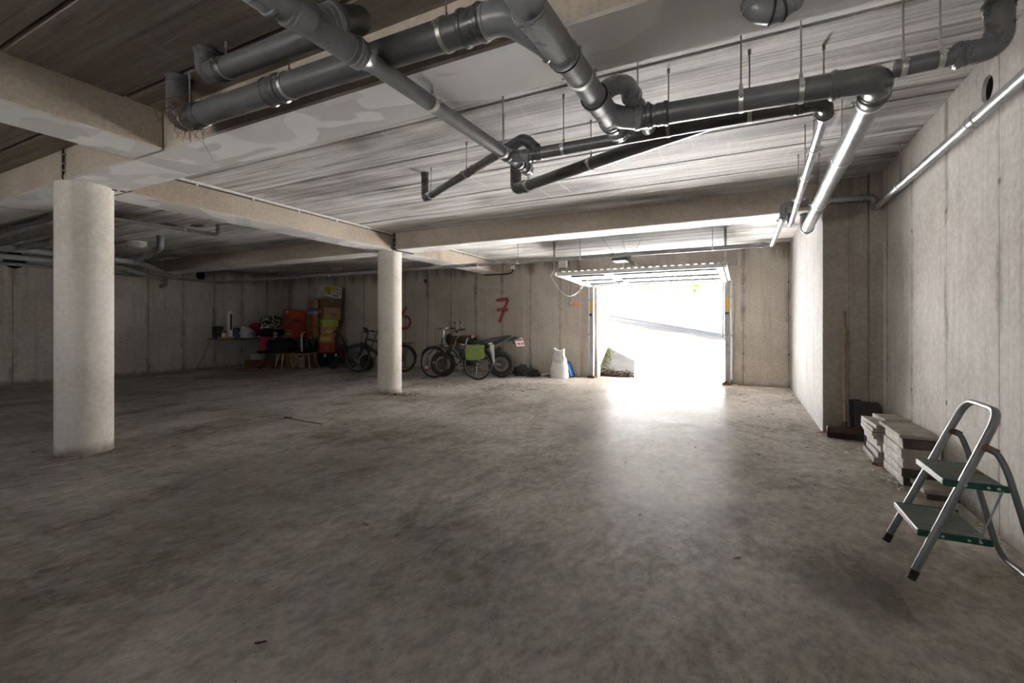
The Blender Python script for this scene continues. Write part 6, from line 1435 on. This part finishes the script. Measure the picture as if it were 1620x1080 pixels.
    for j in range(m + 1):
        v = j / m; w = .20 * (1 - .34 * v ** 1.3) + .012 * math.sin(v * 6); dp = .13 * (1 - .62 * v) + .012
        for i in range(n):
            a = 2 * PI * i / n; r = V3(math.copysign(abs(math.cos(a)) ** .7, math.cos(a)) * w, math.copysign(abs(math.sin(a)) ** .8, math.sin(a)) * dp, .62 * v)
            q = r + NZ.noise_vector(r * 9 + V3(3, 0, 0)) * .022 * (.4 + v)
            if j == m: q.z += .035 * NZ.noise(r * 20) + .03 * math.cos(a) ** 2
            if j == 0: q.z = 0
            vs.append(V3(p.x, p.y + .04, 0) + q)
    for j in range(m):
        for i in range(n): fs.append((j * n + i, j * n + (i + 1) % n, (j + 1) * n + (i + 1) % n, (j + 1) * n + i))
    fs.append(tuple(range(n - 1, -1, -1))); k = len(vs); vs += [V3(*v) + V3(0, 0, -.03) for v in vs[-n:]]; fs += [(m * n + i, m * n + (i + 1) % n, k + (i + 1) % n, k + i) for i in range(n)]; fs.append(tuple(k + i for i in range(n)))
    b.add(vs, fs); b.build('sack_body', plain('white_woven_plastic', (.66, .655, .64), .55, var=.06, bump=.15), t, sharp=60)
    b = MB(); b.blob((p.x + .02, p.y - .06, .44), (.13, .03, .10), .3, 3, 5, 4); b.build('folded_flap', plain('grey_flap_plastic', (.58, .58, .575), .45), t, sharp=60)  # flap slightly greyer than the sack
    p = at(900, 597.5); t = thing('canister', 'blue plastic canister lying tipped against the wall beside the white sack', 'canister', (p.x, p.y + .06, 0))
    Mx = Matrix.Translation((p.x + .02, p.y + .08, .004)) @ Matrix.Rotation(math.radians(-20), 4, 'Y')
    b = MB(); b.box((-.06, -.11, .0), (.06, .11, .36), .025, M=Mx, seg=3); o = b.build('body', plain('blue_plastic', (.022, .12, .33), .4), t); zmin = min((v.co.z for v in o.data.vertices)); 
    for v in o.data.vertices: v.co.z -= zmin
    b = MB(); b.cyl(Mx @ V3(0, -.05, .36), Mx @ V3(0, -.05, .395), .025, 14); b.build('cap', plain('dark_blue_cap', (.012, .05, .15), .4), t); b = MB(); b.tube([Mx @ V3(0, .0, .358), Mx @ V3(0, .02, .392), Mx @ V3(0, .07, .392), Mx @ V3(0, .09, .358)], .011, 8); b.build('grip', plain('blue_grip', (.022, .12, .33), .4), t)
bikes()
